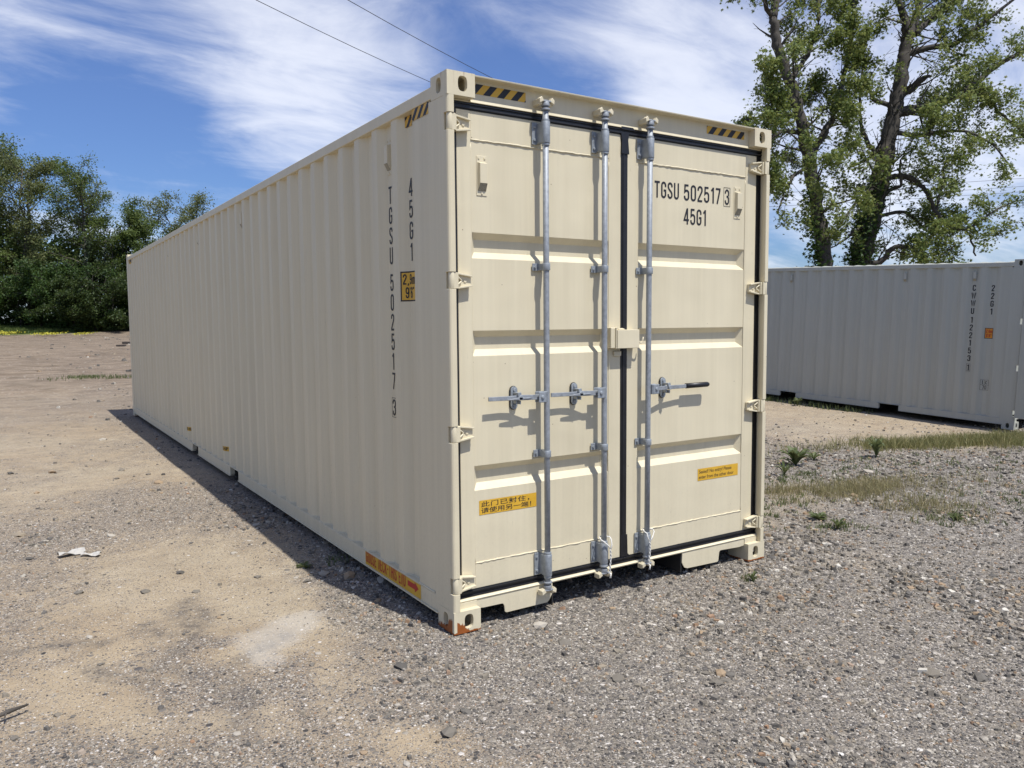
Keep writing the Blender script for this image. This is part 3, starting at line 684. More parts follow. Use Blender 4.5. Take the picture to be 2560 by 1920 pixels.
def make_container(name, Lc, Hc, m, mc, E0, vents, pockets):
    W = 2.438; PT = .281
    root = empty(name)
    OUT, INN = .008, .044
    def prof(s):
        s = np.asarray(s, float); r = (s-E0) % PT
        d = np.where(r < .068, OUT+(INN-OUT)*r/.068, np.where(r < .138, INN, np.where(r < .206, INN-(INN-OUT)*(r-.138)/.068, OUT)))
        return np.where((s < E0) | (s > Lc-.25), OUT, d)
    brk = [.205]
    k = 0
    while E0+k*PT < Lc-.30:
        for q in (0, .068, .138, .206): brk.append(E0+k*PT+q)
        k += 1
    brk = [b for b in brk if b < Lc-.25]+[Lc-.205]
    zt = Hc-.106; zr = Hc-.043
    # side panels
    for sd in (0, 1):
        mb = MB(); zs = [.163, .6, 1.2, 1.8, 2.2, zt+.004]; vs = []
        for z in zs:
            for s in brk:
                d = float(prof(s)); vs.append((d if sd == 0 else W-d, s, z))
        n = len(brk); mb.add(vs, [(j*n+i, j*n+i+1, (j+1)*n+i+1, (j+1)*n+i) for j in range(len(zs)-1) for i in range(n-1)])
        mb.build('side_panel', m, root)
        X = lambda a: a if sd == 0 else W-a
        mb = MB(); a = sorted((X(0), X(.06))); mb.box(a[0], a[1], .176, Lc-.176, zt, zr); mb.build('top_side_rail', m, root, bevel=.004)
        mb = MB(); cuts = [.176]
        for p0, p1 in pockets: cuts += [p0, p1]
        cuts.append(Lc-.176)
        for i in range(0, len(cuts), 2):
            y0, y1 = cuts[i], cuts[i+1]
            a = sorted((X(.002), X(.012))); mb.box(a[0], a[1], y0, y1, .074, .160)
            a = sorted((X(-.008), X(.045))); mb.box(a[0], a[1], y0, y1, .066, .0735)
            if i+2 < len(cuts): a = sorted((X(.012), X(.05))); mb.box(a[0], a[1], y1-.008, y1-.001, .08, .158)
            if i: a = sorted((X(.012), X(.05))); mb.box(a[0], a[1], y0+.001, y0+.008, .08, .158)
        a = sorted((X(.0035), X(.055))); mb.box(a[0], a[1], .176, Lc-.176, .160, .1645)
        mb.build('bottom_side_rail', m, root, bevel=.0015)
        # weld bead where the corrugated sheet meets the rail
        pts = [(X(float(prof(s))-.002), s, .1665+rnd.uniform(-.0006, .001)) for s in np.arange(.22, min(Lc-.25, 8), .017)]
        if sd == 0: MB().tube(pts, .0052, 5).build('weld_bead', m, root)
    # castings
    for z0 in (0, Hc-.118):
        for (x0, sx) in ((0, 1), (W, -1)):
            for (y0, sy) in ((0, 1), (Lc, -1)):
                casting('corner_casting', x0, y0, z0, sx, sy, mc, root)
    hz = [Hc-.248, 1.854*Hc/2.896, 1.060*Hc/2.896, .256]
    # rear (door end) posts, notched at the hinges
    for sd in (0, 1):
        X = lambda a: a if sd == 0 else W-a
        mb = MB()
        body = [(.010, .040), (.036, .046), (.021, .052), (.021, .198), (.001, .208), (.001, .040)]
        mb.prism([(X(a), b) for a, b in body], 'z', .118, Hc-.118)
        zc = [.116]+sum([[h-.043, h+.043] for h in sorted(hz)], [])+[Hc-.116]
        for i in range(0, len(zc), 2):
            p = [(0, .012), (.004, .004), (.012, .0), (.038, .0), (.040, .003), (.040, .020), (.034, .047), (0, .047)]
            mb.prism([(X(a), b) for a, b in p], 'z', zc[i], zc[i+1])
        mb.build('corner_post', m, root, bevel=.0015)
    for sd in (0, 1):
        a = sorted((0 if sd == 0 else W, .12 if sd == 0 else W-.12)); MB().box(a[0], a[1], Lc-.205, Lc-.001, .118, Hc-.118).build('corner_post', m, root, bevel=.006)
    # roof
    mb = MB(); n = int((Lc-.3)/.0345); ys = [.15+i*(Lc-.3)/n for i in range(n+1)]; vs = []
    for j, xx in enumerate((.02, .055, .12, W-.12, W-.055, W-.02)):
        for i, y in enumerate(ys):
            ph = (y/.214) % 1.0; hgt = (0.5+0.5*math.cos(2*math.pi*ph))
            vs.append((xx, y, Hc-.043+.002+(0 if j in (0, 5) else .018*(hgt**.6))))
    m_ = n+1; mb.add(vs, [(j*m_+i, j*m_+i+1, (j+1)*m_+i+1, (j+1)*m_+i) for j in range(5) for i in range(n)], True)
    mb.build('roof_panel', m, root)
    # front wall (blind end)
    mb = MB(); vs = []; xs = list(np.linspace(.12, W-.12, 33)); k = 0
    for z in (.15, Hc-.1):
        for i, xx in enumerate(xs): vs.append((xx, Lc-.02-(.04 if (i//2) % 2 else 0), z))
    mb.add(vs, [(i, i+1, 33+i+1, 33+i) for i in range(32)]); mb.build('end_wall', m, root)
    MB().box(.12, W-.12, Lc-.08, Lc-.01, .02, .15).build('end_rail', m, root); MB().box(.12, W-.12, Lc-.08, Lc-.01, Hc-.10, Hc-.02).build('end_rail', m, root)
    # floor structure
    mb = MB(); mb.box(.05, W-.05, .12, Lc-.08, .150, .170)
    for i in range(int(Lc/.42)-2):
        y = .55+i*.42
        if any(p0-.1 < y < p1+.1 for p0, p1 in pockets): continue
        mb.box(.06, W-.06, y, y+.045, .04, .149)
    mb.build('underframe', M_UNDER, root)
    # door header and sill
    mb = MB(); mb.prism([(.045, Hc-.128), (.052, Hc-.106), (.052, Hc-.016), (.002, Hc-.012), (.0, Hc-.004), (.13, Hc-.004), (.13, Hc-.128)], 'x', .162, W-.162)
    mb.prism([(.052, Hc-.128), (.055, Hc-.119), (.13, Hc-.119), (.13, Hc-.128)], 'x', .036, .1618); mb.prism([(.052, Hc-.128), (.055, Hc-.119), (.13, Hc-.119), (.13, Hc-.128)], 'x', W-.1618, W-.036)
    mb.build('door_header', m, root, bevel=.0015)
    mb = MB(); mb.prism([(.036, .150), (.032, .158), (.044, .166), (.13, .166), (.13, .150)], 'x', .036, W-.036)
    mb.box(.036, .160, .034, .13, .117, .150); mb.box(W-.160, W-.036, .034, .13, .117, .150)
    mb.build('door_sill', m, root, bevel=.0015)
    root['_d'] = 0
    for s_, z_ in vents: vent(root, (INN-.001, s_, z_), (0, -1, 0), (0, 0, 1), (-1, 0, 0), m)
    return root, prof, hz

def side_sheet(name, s0, s1, z0, z1, prof, m, parent, off=.0012, E0=.415, P=.281, colour_fn=None):
    """film stuck on the side, following the corrugations"""
    pts = {s0, s1}
    for k in range(-1, 60):
        for q in (0, .068, .138, .206):
            b = E0+k*P+q
            if s0 < b < s1: pts.add(b)
    pts = sorted(pts); mb = MB()
    mb.add([(float(prof(s))-off, s, z) for z in (z0, z1) for s in pts], [(i, i+1, len(pts)+i+1, len(pts)+i) for i in range(len(pts)-1)])
    return mb.build(name, m, parent, fix=False)

def hazard(name, u0, u1, v0, v1, place, parent, n=4, slant=.8, phase=0.0):
    """black bars on yellow film, clipped to the film; place(u, v, lift)"""
    mb = MB(); K = 70
    for i in range(K):
        a = u0+(u1-u0)*i/K; b = u0+(u1-u0)*(i+1)/K
        mb.add([place(a, v0, 0), place(b, v0, 0), place(b, v1, 0), place(a, v1, 0)], [(0, 1, 2, 3)])
    o = mb.build(name, M_YEL, parent, fix=False)
    h = v1-v0; p = (u1-u0)/n
    for k in range(-2, n+2):
        mb = MB(); a = u0+(k+phase)*p; w = p*.5; N = 8
        for j in range(N):   # short slices keep the bar inside the film and on the surface
            va, vb = v0+h*j/N, v0+h*(j+1)/N
            xa0 = a+(va-v0)*slant; xb0 = a+(vb-v0)*slant
            c = lambda q: min(max(q, u0), u1)
            for (f0, f1) in ((0, .5), (.5, 1)):
                q = [c(xa0+w*f0), c(xa0+w*f1), c(xb0+w*f1), c(xb0+w*f0)]
                if abs(q[1]-q[0])+abs(q[2]-q[3]) < 1e-6: continue
                mb.add([place(q[0], va, .0006), place(q[1], va, .0006), place(q[2], vb, .0006), place(q[3], vb, .0006)], [(0, 1, 2, 3)])
        if mb.f: mb.build('black_bar', M_INK, o, fix=False)
    return o

HC = 2.896
BOX, prof, HZ = make_container('shipping_container', 12.192, HC, M_PAINT, M_CAST, .415,
                               [(.799, 2.612), (4.171, 2.625), (6.138, 2.625), (8.105, 2.625), (11.196, 2.625)], [(4.522, 4.862), (6.472, 6.807)])
tag(BOX, 'long cream shipping container with locked double doors, nearest and largest on the gravel', 'container')
# lower plates of the sill (gooseneck end)
mb = MB()
mb.prism([(.162, .1495), (.162, .104), (.20, .098), (.322, .096), (.330, .092), (.336, .080), (.340, .046), (.350, .040), (.625, .041), (.640, .052), (.660, .085), (.663, .1495)], 'y', .038, .046)
mb.build('sill_plate', M_PAINT, BOX, bevel=.001)
mb = MB()
mb.prism([(1.693, .1495), (1.690, .085), (1.712, .050), (1.738, .040), (2.015, .034), (2.026, .040), (2.034, .098), (2.045, .108), (2.228, .100), (2.276, .104), (2.276, .1495)], 'y', .038, .046)
mb.build('sill_plate', M_PAINT, BOX, bevel=.001)
mb = MB(); mb.box(.663, .671, .046, 3.2, .02, .149); mb.box(1.685, 1.693, .046, 3.2, .02, .149); mb.box(.05, .67, .35, .36, .0, .15); mb.box(1.69, 2.39, .35, .36, .0, .15); mb.build('gooseneck_tunnel', M_UNDER, BOX)

# doors
FY = .060
def make_door(x0, x1, p0, p1, parent, left):
    """door leaf from x0 to x1; its corrugated sheet from p0 to p1"""
    zb, zt = .204, 2.730; w0, w1 = .343, 2.585
    mb = MB()
    Y = FY+.0035; D = .036
    tr = [(1.975, 2.110), (1.461, 1.596), (.739, .873)]
    zz = w0
    def q(a, b, c, d): mb.add([a, b, c, d], [(0, 1, 2, 3)])
    for (a, b) in sorted(tr):
        q((p0, Y, zz), (p1, Y, zz), (p1, Y, a), (p0, Y, a))
        i0, i1, j0, j1 = p0+.036, p1-.036, a+.035, b-.034
        O = [(p0, Y, a), (p1, Y, a), (p1, Y, b), (p0, Y, b)]; I = [(i0, Y+D, j0), (i1, Y+D, j0), (i1, Y+D, j1), (i0, Y+D, j1)]
        for k in range(4): q(O[k], O[(k+1) % 4], I[(k+1) % 4], I[k])
        q(*I); zz = b
    q((p0, Y, zz), (p1, Y, zz), (p1, Y, w1), (p0, Y, w1))
    me_ = mb
    door = me_.build('door', M_PAINT, parent, fix=False)
    bm = bmesh.new(); bm.from_mesh(door.data); bmesh.ops.remove_doubles(bm, verts=bm.verts[:], dist=1e-5)
    # slight oil-canning of the flat sheets
    bmesh.ops.recalc_face_normals(bm, faces=bm.faces[:]); bm.to_mesh(door.data); bm.free()
    f = MB(); f.box(x0, p0, FY, FY+.05, zb, zt); f.box(p1, x1, FY, FY+.05, zb, zt); f.box(p0, p1, FY+.0005, FY+.05, zb, w0); f.box(p0, p1, FY+.0005, FY+.05, w1, zt)
    f.box(x0+.01, x1-.01, FY+.08, FY+.09, zb+.01, zt-.01)
    f.build('door_frame', M_PAINT, door, bevel=.0025)
    b = MB()
    for z in (w0, w1):
        pts = [(x, FY+.0015+rnd.uniform(-.001, .001), z+rnd.uniform(-.0018, .0018)) for x in np.arange(p0, p1, .02)]
        b.tube(pts, [.0042+rnd.uniform(-.0008, .0012) for _ in pts], 6)
    for x in (p0, p1):
        pts = [(x+rnd.uniform(-.001, .001), FY+.0025, z) for z in np.arange(w0, w1, .03)]; b.tube(pts, .0028, 5)
    b.build('weld_bead', M_PAINT, door)
    return door
DOOR_L = make_door(.083, 1.184, .166, 1.094, BOX, True)
DOOR_R = make_door(1.232, 2.366, 1.319, 2.263, BOX, False)
# rubber seals
g = MB(); g.box(.0215, .0825, .062, .09, .165, 2.768); g.box(.036, 1.2075, .058, .0615, .166, .204); g.box(.036, 1.2075, .058, .0615, 2.730, 2.767)
g.box(1.1835, 1.2075, .056, .064, .2045, 2.7295)
for z0, z1 in ((.168, .176), (.192, .200), (2.735, 2.744), (2.756, 2.764)): g.box(.05, 1.207, .050, .0575, z0, z1)
g.box(1.196, 1.2055, .052, .0555, .205, 2.729)
g.build('door_gasket', M_RUBBER, DOOR_L, bevel=.0015)
g = MB(); g.box(2.3662, 2.416, .064, .09, .165, 2.768); g.box(1.2080, 2.3660, .058, .062, .166, .204); g.box(1.2080, 2.3660, .058, .062, 2.730, 2.767)
g.box(1.2080, 1.2325, .056, .064, .2045, 2.7295)
for z0, z1 in ((.168, .176), (.192, .200), (2.735, 2.744), (2.756, 2.764)): g.box(1.208, 2.41, .050, .0575, z0, z1)
g.prism([(1.175, 2.745), (1.240, 2.745), (1.232, 2.700), (1.240, 2.62), (1.180, 2.62), (1.184, 2.700)], 'y', .0495, .0545)
g.prism([(1.184, .204), (1.184, .34), (1.238, .34), (1.242, .22), (1.26, .204)], 'y', .0525, .0555)
g.prism([(1.175, 2.775), (1.265, 2.775), (1.285, 2.757), (1.175, 2.757)], 'y', .0445, .049)
g.build('door_gasket', M_RUBBER, DOOR_R, bevel=.0015)

# hinges
def hinge(zc, door, left):
    X = (lambda a: a) if left else (lambda a: 2.438-a)
    mb = MB()
    mb.cyl((X(.022), .018), 'z', .0165, zc-.041, zc+.041, 14)
    mb.prism([(X(.030), zc-.040), (X(.030), zc+.040), (X(.066), zc+.040), (X(.148), zc+.027), (X(.148), zc-.027), (X(.066), zc-.040)], 'y', .040, .0575)
    mb.prism([(X(.022), zc-.041), (X(.022), zc+.041), (X(.050), zc+.041), (X(.050), zc-.041)], 'y', .004, .030)
    mb.prism([(X(.046), zc-.040), (X(.046), zc+.040), (X(.062), zc+.040), (X(.062), zc-.040)], 'y', .016, .042)
    for s in (1, -1):
        mb.prism([(X(.040), zc+s*.041), (X(.068), zc+s*.041), (X(.150), zc+s*.028), (X(.150), zc+s*.020), (X(.066), zc+s*.032), (X(.040), zc+s*.032)], 'y', .024, .0405)
        mb.tube([(X(.048), .024, zc+s*.030), (X(.088), .034, zc+s*.002)], [.0052, .0048], 6)
    mb.cyl((X(.112), zc), 'y', .009, .036, .0405, 12)
    return mb.build('hinge', M_PAINT, door, bevel=.0012)
for z in HZ: hinge(z, DOOR_L, True); hinge(z, DOOR_R, False)

# locking gear
def bolt_head(mb, x, y, z, r=.008):
    mb.cyl((x, z), 'y', r, y-.007, y, 6, smooth=False)
def rod(x, door, ztop, zbot, low, xb=None):
    xb = x if xb is None else xb
    mb = MB(); mb.tube([(x+(xb-x)*t, .0, ztop+(zbot-ztop)*t) for t in (0, .33, .66, 1)], .0165, 16)
    r = mb.build('locking_bar', M_STEEL, door)
    for (za, zc, dx) in ((2.602, 2.716, 0), (.213+(.0), .335, xb-x)):
        k = MB(); X = x+dx
        k.cyl((X, .0), 'z', .0245, za, zc, 18); k.box(X-.024, X+.006, .004, .056, za+.004, zc-.004)
        k.box(X-.054, X-.020, .050, .0565, za-.002, zc+.002)
        k.cyl((X, .0), 'z', .0215, zc, zc+.014, 18); k.cyl((X, .0), 'z', .0215, za-.014, za, 18)
        bolt_head(k, X-.040, .050, za+.022); bolt_head(k, X-.040, .050, zc-.022)
        ob = k.build('bar_bracket', M_STEELD, door, bevel=.0015)
    for z in (1.940, .906):
        dx = (xb-x)*(2.7-z)/2.5
        k = MB(); X = x+dx
        k.cyl((X, .0), 'z', .0225, z-.019, z+.019, 16); k.box(X-.021, X+.021, .004, .056, z-.018, z+.018)
        k.box(X-.056, X-.018, .050, .0565, z-.020, z+.020); bolt_head(k, X-.042, .050, z)
        k.build('bar_guide', M_STEELD, door, bevel=.0015)
    # cams and keepers
    for (zc, s, X) in ((ztop, 1, x), (zbot, -1, xb)):
        k = MB(); k.cyl((X, .0), 'z', .024, zc-s*.030, zc-s*.006, 14, r2=.021)
        k.cyl((X, .0), 'z', .026, zc-s*.052, zc-s*.042, 14)
        k.prism([(X-.034, .004), (X-.030, -.012), (X-.008, -.020), (X+.026, -.018), (X+.036, -.002), (X+.020, .014), (X-.016, .016)], 'z', zc-s*.008, zc)
        k.box(X-.010, X+.012, -.014, .018, zc-.018 if s > 0 else zc, zc if s > 0 else zc+.018)
        k.build('cam', M_STEEL, door, bevel=.0015)
        yb = .0515 if s > 0 else .031
        for e in (-1, 1):
            k = MB(); a = sorted((X+e*.022, X+e*.048))
            k.box(a[0], a[1], -.004, yb, zc-.024, zc+.006)
            k.prism([(X+e*.020, zc-.006), (X+e*.047, zc-.020), (X+e*.050, zc+.004), (X+e*.034, zc+.018)], 'y', -.018, .010)
            k.build('cam_keeper', M_PAINT, BOX, bevel=.003)
    return r
rod(.600, DOOR_L, 2.826, .128, True, .602)
rod(1.013, DOOR_L, 2.826, .150, True, 1.010)
rod(1.358, DOOR_R, 2.822, .150, True, 1.350)

def handle(xr, dirn, tip, xp, door, grip=False, z=1.228):
    X = lambda a: xr+dirn*a
    Lh = abs(tip-xr)
    mb = MB()   # hub on the bar
    a = sorted((X(.012), X(.068))); mb.box(a[0], a[1], -.026, -.020, z-.030, z+.030); mb.box(a[0], a[1], .010, .016, z-.030, z+.030)
    mb.box(*sorted((X(.010), X(.020))), -.026, .016, z-.030, z+.030); mb.cyl((X(.044), z), 'y', .010, -.033, .02, 12)
    hub = mb.build('handle_hub', M_STEELD, door, bevel=.003)
    # the handle itself: flat bar with a slight crank
    dz = -.010 if not grip else -.006
    c = [(X(.030), -.004, z), (X(.10), -.004, z+.001), (X(.16), .006, z+.002), (X(Lh*.55), .014, z+.001), (X(Lh*.7), .016, z+.002), (X(Lh), .014, z+.004)]
    hh = [.014, .014, .015, .013, .0115, .0115] if not grip else [.012, .012, .012, .0115, .0115, .0115]
    mb = MB(); vs = []
    for (p, h) in zip(c, hh):
        for (dy, s) in ((-.0045, -1), (.0045, -1), (.0045, 1), (-.0045, 1)): vs.append((p[0], p[1]+dy, p[2]+s*h))
    fs = [(0, 1, 2, 3), (23, 22, 21, 20)]
    for i in range(5):
        for k in range(4): fs.append((4*i+k, 4*i+(k+1) % 4, 4*i+4+(k+1) % 4, 4*i+4+k))
    mb.add(vs, fs)
    if not grip: mb.prism([(X(.10), z-.002), (X(.18), z+.006), (X(.26), z-.004), (X(.18), z-.010)], 'y', -.010, .002)
    bar = mb.build('door_handle', M_STEEL, door, bevel=.002)
    if grip:
        g = MB(); g0 = X(Lh-.200); t = []
        n = 14; rad = .0165
        pts = [(g0, .0155, z+.0028), (tip+dirn*-.012, .0145, z+.004), (tip, .0145, z+.004)]
        g.tube(pts, [rad, rad, rad*.72], n); g.build('handle_grip', M_RUBBER, door)
    # retainer plate with catch
    mb = MB(); st = []
    for k in range(9): a = math.pi*k/8; st.append((xp+.021*math.cos(a), z+.040+.021*math.sin(a)))
    for k in range(9): a = math.pi+math.pi*k/8; st.append((xp+.021*math.cos(a), z-.043+.021*math.sin(a)))
    mb.prism(st, 'y', .046, .0575); st2 = [(xp+(p[0]-xp)*1.18, z+(p[1]-z)*1.05) for p in st]
    bolt_head(mb, xp, .046, z+.042, .010); bolt_head(mb, xp, .046, z-.044, .010)
    mb.prism([(xp-.010, z+.030), (xp+.012, z+.032), (xp+.018, z+.004), (xp-.004, z-.004)], 'y', -.004, .010)
    mb.box(xp-.010, xp+.012, .006, .047, z+.018, z+.030)
    mb.cyl((xp+.008, z+.002), 'y', .013, -.010, .004, 14)
    mb.box(xp-.012, xp-.004, .010, .047, z-.030, z-.014); mb.box(xp+.006, xp+.012, -.002, .047, z-.034, z-.014)
    mb.build('handle_catch', M_STEELD, door, bevel=.0018)
    MB().prism(st2, 'y', .0572, .0592).build('catch_backing', M_RUBBER, door)
handle(.600, -1, .232, .417, DOOR_L)
handle(1.012, -1, .640, .830, DOOR_L)
handle(1.355, 1, 1.886, 1.523, DOOR_R, True)

# lock box across the two doors
mb = MB()
def shell(x0, x1, y0, y1, z0, z1, t=.005):
    mb.box(x0, x1, y0, y0+t, z0, z1); mb.box(x0, x0+t, y0+t, y1, z0, z1); mb.box(x1-t, x1, y0+t, y1, z0, z1); mb.box(x0+t, x1-t, y0+t, y1, z1-t, z1)
shell(1.112, 1.282, .000, .0585, 1.480, 1.590)
BXR = mb.build('lock_box', M_PAINT, DOOR_R, bevel=.004)
mb = MB(); mb.box(1.066, 1.072, .006, .0585, 1.482, 1.604); mb.box(1.102, 1.108, .000, .0585, 1.478, 1.604); mb.box(1.072, 1.102, .010, .0585, 1.482, 1.604-.003)
mb.box(1.07, 1.125, .012, .0585, 1.5985, 1.605)
mb.box(1.125, 1.180, .046, .0585, 1.434, 1.462)
mb.build('lock_box_housing', M_PAINT, DOOR_L, bevel=.003)
mb = MB(); pts = [(1.282, .010, 1.528)]+[(1.300+.018*math.cos(a), .010, 1.530+.020*math.sin(a)) for a in np.linspace(math.pi, 2*math.pi-.15, 8)]+[(1.321, .010, 1.545)]
mb.tube(pts, .0038, 7); mb.build('lock_hook', M_PAINT, DOOR_R); mb = MB(); mb.tube([(1.14, .03, 1.5925), (1.17, .03, 1.5935), (1.19, .03, 1.5925)], [.004, .007, .003], 7); mb.build('lock_pin', M_PAINT, DOOR_R)

# vents on the doors
vent(DOOR_L, (.232, FY+.0032, 2.404), (1, 0, 0), (0, 0, 1), (0, -1, 0), M_PAINT)
vent(DOOR_R, (2.186, FY+.0032, 2.410), (1, 0, 0), (0, 0, 1), (0, -1, 0), M_PAINT)

# thin rope ties on two of the bars
def rope_tie(name, x, z, dx, parent, lab):
    mb = MB(); L = [(x-.036, -.018, z+.010), (x-.030, -.030, z+.004), (x-.012+dx, -.036, z-.028), (x+dx, -.038, z-.050)]
    R = [(x+.034, -.014, z+.016), (x+.036, -.024, z+.002), (x+.022+dx*.6, -.034, z-.026), (x+.003+dx, -.038, z-.050)]
    B = [(x-.036, -.018, z+.010), (x-.02, .02, z+.018), (x+.02, .02, z+.018), (x+.034, -.014, z+.016)]
    mb.tube(L, .0036, 6); mb.tube(R, .0036, 6); mb.tube(B, .0036, 6)
    n = 26
    for ph in (0, math.pi):
        mb.tube([(x+dx+.0028*math.cos(ph+i*.8)+.004*math.sin(i*.2), -.038+.0028*math.sin(ph+i*.8), z-.050-i*(.150/n)) for i in range(n+1)], .0030, 5)
    mb.tube([(x+dx+.004, -.037, z-.195), (x+dx+.004, -.036, z-.212), (x+dx+.002, -.036, z-.224)], [.006, .0045, .0065], 6)
    o = mb.build(name, M_ROPE, None); tag(o, lab, 'rope', 'rope ties on the locking bars'); return o
rope_tie('rope_tie', 1.010, .352, .018, None, 'white twisted rope looped round the middle locking bar of the cream container')
rope_tie('rope_tie', 1.351, .348, -.012, None, 'white twisted rope looped round the locking bar of the right-hand door')

# lettering and films on the doors
DP = lambda u, v, l=0.0: (u, FY+.0035-.0016-l, v)
mb = MB(); text_mesh(mb, 'TGSU', 1.454, 2.391, .1, DP, width=.204); text_mesh(mb, '502517', 1.701, 2.391, .1, DP, width=.326)
text_mesh(mb, '3', 2.069, 2.391, .1, DP, width=.040); frame_mesh(mb, 2.058, 2.119, 2.380, 2.502, .0028, DP)
text_mesh(mb, '45G1', 1.701, 2.244, .1, DP, width=.198); mb.build('lettering', M_INK, DOOR_R, fix=False)
def film(name, u0, u1, v0, v1, place, m, parent):
    b = MB(); b.add([place(u0, v0, 0), place(u1, v0, 0), place(u1, v1, 0), place(u0, v1, 0)], [(0, 1, 2, 3)]); return b.build(name, m, parent, fix=False)
s_ = film('sticker', .196, .570, .602, .681, DP, M_YEL, DOOR_L)
font_text('lettering', '此门已封住，', .032, .206, FY+.0017, .647, M_INK, DOOR_L, 1.75, 1.12)
font_text('lettering', '请使用另一端！', .032, .206, FY+.0017, .612, M_INK, DOOR_L, 1.62, 1.0)
s_ = film('sticker', 1.849, 2.230, .596, .675, DP, M_YEL, DOOR_R)
font_text('lettering', 'Sealed! No entry! Please', .0315, 1.860, FY+.0017, .643, M_INK, DOOR_R, .985)
font_text('lettering', 'enter from the other door', .0315, 1.858, FY+.0017, .608, M_INK, DOOR_R, .965)
HP = lambda u, v, l=0.0: (u, .0520-.0011-l, v)
hazard('hazard_film', .1635, .506, 2.815, 2.866, HP, BOX, 4, .9, -.12)
hazard('hazard_film', 1.884, 2.232, 2.820, 2.868, HP, BOX, 4, .9, .12)
# on the long side: text runs towards the door end
SP = lambda base: (lambda u, v, l=0.0: (float(prof(base-u))-.0018-l, base-u, v))
SPH = lambda base: (lambda u, v, l=0.0: (float(prof(base-u))-.0032-l, base-u, v))
hazard('hazard_film', 0, .350, 2.729, 2.788, SPH(.565), BOX, 5, .9, .05)
hazard('hazard_film', 0, .300, 2.719, 2.788, SPH(11.90), BOX, 4, .9, .05)
mb = MB(); zt_ = 2.447
def column(mb, s, cs, ztop, h, pitch, place, kx=1.0, stroke=.12):
    for i, c in enumerate(cs):
        w = GL[c][0]*h*kx; off = {'1': -.03*h}.get(c, 0)
        text_mesh(mb, c, s-w/2+off, ztop-h-i*pitch, h, place, kx=kx, stroke=stroke)
c0 = SP(.799)
column(mb, 0, 'TGSU', 2.441, .1, .1183, c0); column(mb, 0, '502517', 1.929, .1, .1172, c0); column(mb, 0, '3', 1.183, .1, .1, c0)
frame_mesh(mb, -.030, .030, 1.073, 1.192, .0028, c0)
column(mb, 0, '45G1', 2.447, .1, .1196, SP(.5215))
mb.build('lettering', M_INK, BOX, fix=False)
s_ = side_sheet('height_sign', .452, .612, 1.762, 1.932, prof, M_INK, BOX, .0012)
side_sheet('sign_face', .452, .603, 1.770, 1.924, prof, M_YEL, s_, .0018)
mb = MB(); c0 = SP(.598); PL = lambda u, v, l=0.0: (c0(u, v, l)[0]-.0013, c0(u, v)[1], v)
text_mesh(mb, '2,9m', .004, 1.858, .058, PL, width=.108, stroke=.14); text_mesh(mb, "9'6\"", .020, 1.780, .062, PL, width=.080, stroke=.14); mb.build('lettering', M_INK, s_, fix=False)
# gooseneck film on the bottom rail
RP = lambda u, v, l=0.0: (.002-.0010-l, 1.205-u, v)
s_ = film('sticker', 0, .813, .0765, .1595, RP, M_YEL, BOX)
mb = MB(); text_mesh(mb, 'GOOSE NECK-THIS END', .012, .092, .078, lambda u, v, l=0.0: (RP(u, v, l)[0]-.0008, RP(u, v)[1], v), width=.60, stroke=.15, clip=.159)
P_ = lambda u, v: (.002-.0018, 1.205-u, v)
mb.add([P_(.640, .112), P_(.735, .112), P_(.735, .096), P_(.785, .128), P_(.735, .158), P_(.735, .144), P_(.640, .144)], [(0, 1, 5, 6), (2, 3, 4)]); mb.build('red_print', M_RED, s_, fix=False)
for (a, b, z0, z1) in ((4.965, 5.185, .292, .342), (6.935, 7.155, .288, .338)):
    s_ = side_sheet('sticker', a, b, z0, z1, prof, M_YEL, BOX, .0012)
    q = SP(b); mb = MB(); text_mesh(mb, 'EMPTY' if a < 6 else 'ONLY', .012, z0+.008, .034, lambda u, v, l=0.0: (q(u, 0)[0]-.0008-l, q(u, 0)[1], v), width=.19, stroke=.16)
    mb.build('lettering', M_INK, s_, fix=False)

# ---- grey container behind, parallel to the first, tail slightly raised
GBOX, gprof, GHZ = make_container('shipping_container', 6.058, 2.591, M_GREY, M_GREY, .367,
                                  [(.751, 2.35), (1.875, 2.35), (4.123, 2.35)], [(1.824, 2.184), (3.874, 4.234)])
tag(GBOX, 'shorter grey shipping container with white roof standing under the tall trees', 'container')
GP = lambda base: (lambda u, v, l=0.0: (float(gprof(base-u))-.0030-l, base-u, v))
mb = MB(); c0 = GP(.751)
column(mb, 0, 'CWWU', 2.211, .093, .1215, c0, 1.1, .15); column(mb, 0, '122153', 1.707, .093, .122, c0, 1.1, .15); column(mb, 0, '1', .948, .093, .1, c0, 1.1, .15); frame_mesh(mb, -.030, .030, .842, .964, .003, c0)
column(mb, 0, '22G1', 2.206, .093, .1205, GP(.470), 1.1, .15)
c1 = GP(.544); frame_mesh(mb, 0, .119, .566, .728, .003, c1)
mb.add([c1(0, .647), c1(.119, .647), c1(.119, .650), c1(0, .650)], [(0, 1, 2, 3)]); mb.add([c1(.056, .650), c1(.059, .650), c1(.059, .725), c1(.056, .725)], [(0, 1, 2, 3)])
text_mesh(mb, 'i', .024, .656, .06, c1); text_mesh(mb, 'c', .066, .658, .085, c1, stroke=.09); text_mesh(mb, '70', .028, .577, .06, c1, stroke=.1)
mb.build('lettering', M_INK, GBOX, fix=False)
s_ = side_sheet('height_sign', .419, .537, 1.376, 1.542, gprof, M_INK, GBOX, .0014, E0=.367)
side_sheet('sign_face', .427, .529, 1.385, 1.533, gprof, M_ORANGE, s_, .0022, E0=.367)
mb = MB(); c1 = GP(.523); PL = lambda u, v, l=0.0: (c1(u, v, l)[0]-.0016, c1(u, v)[1], v)
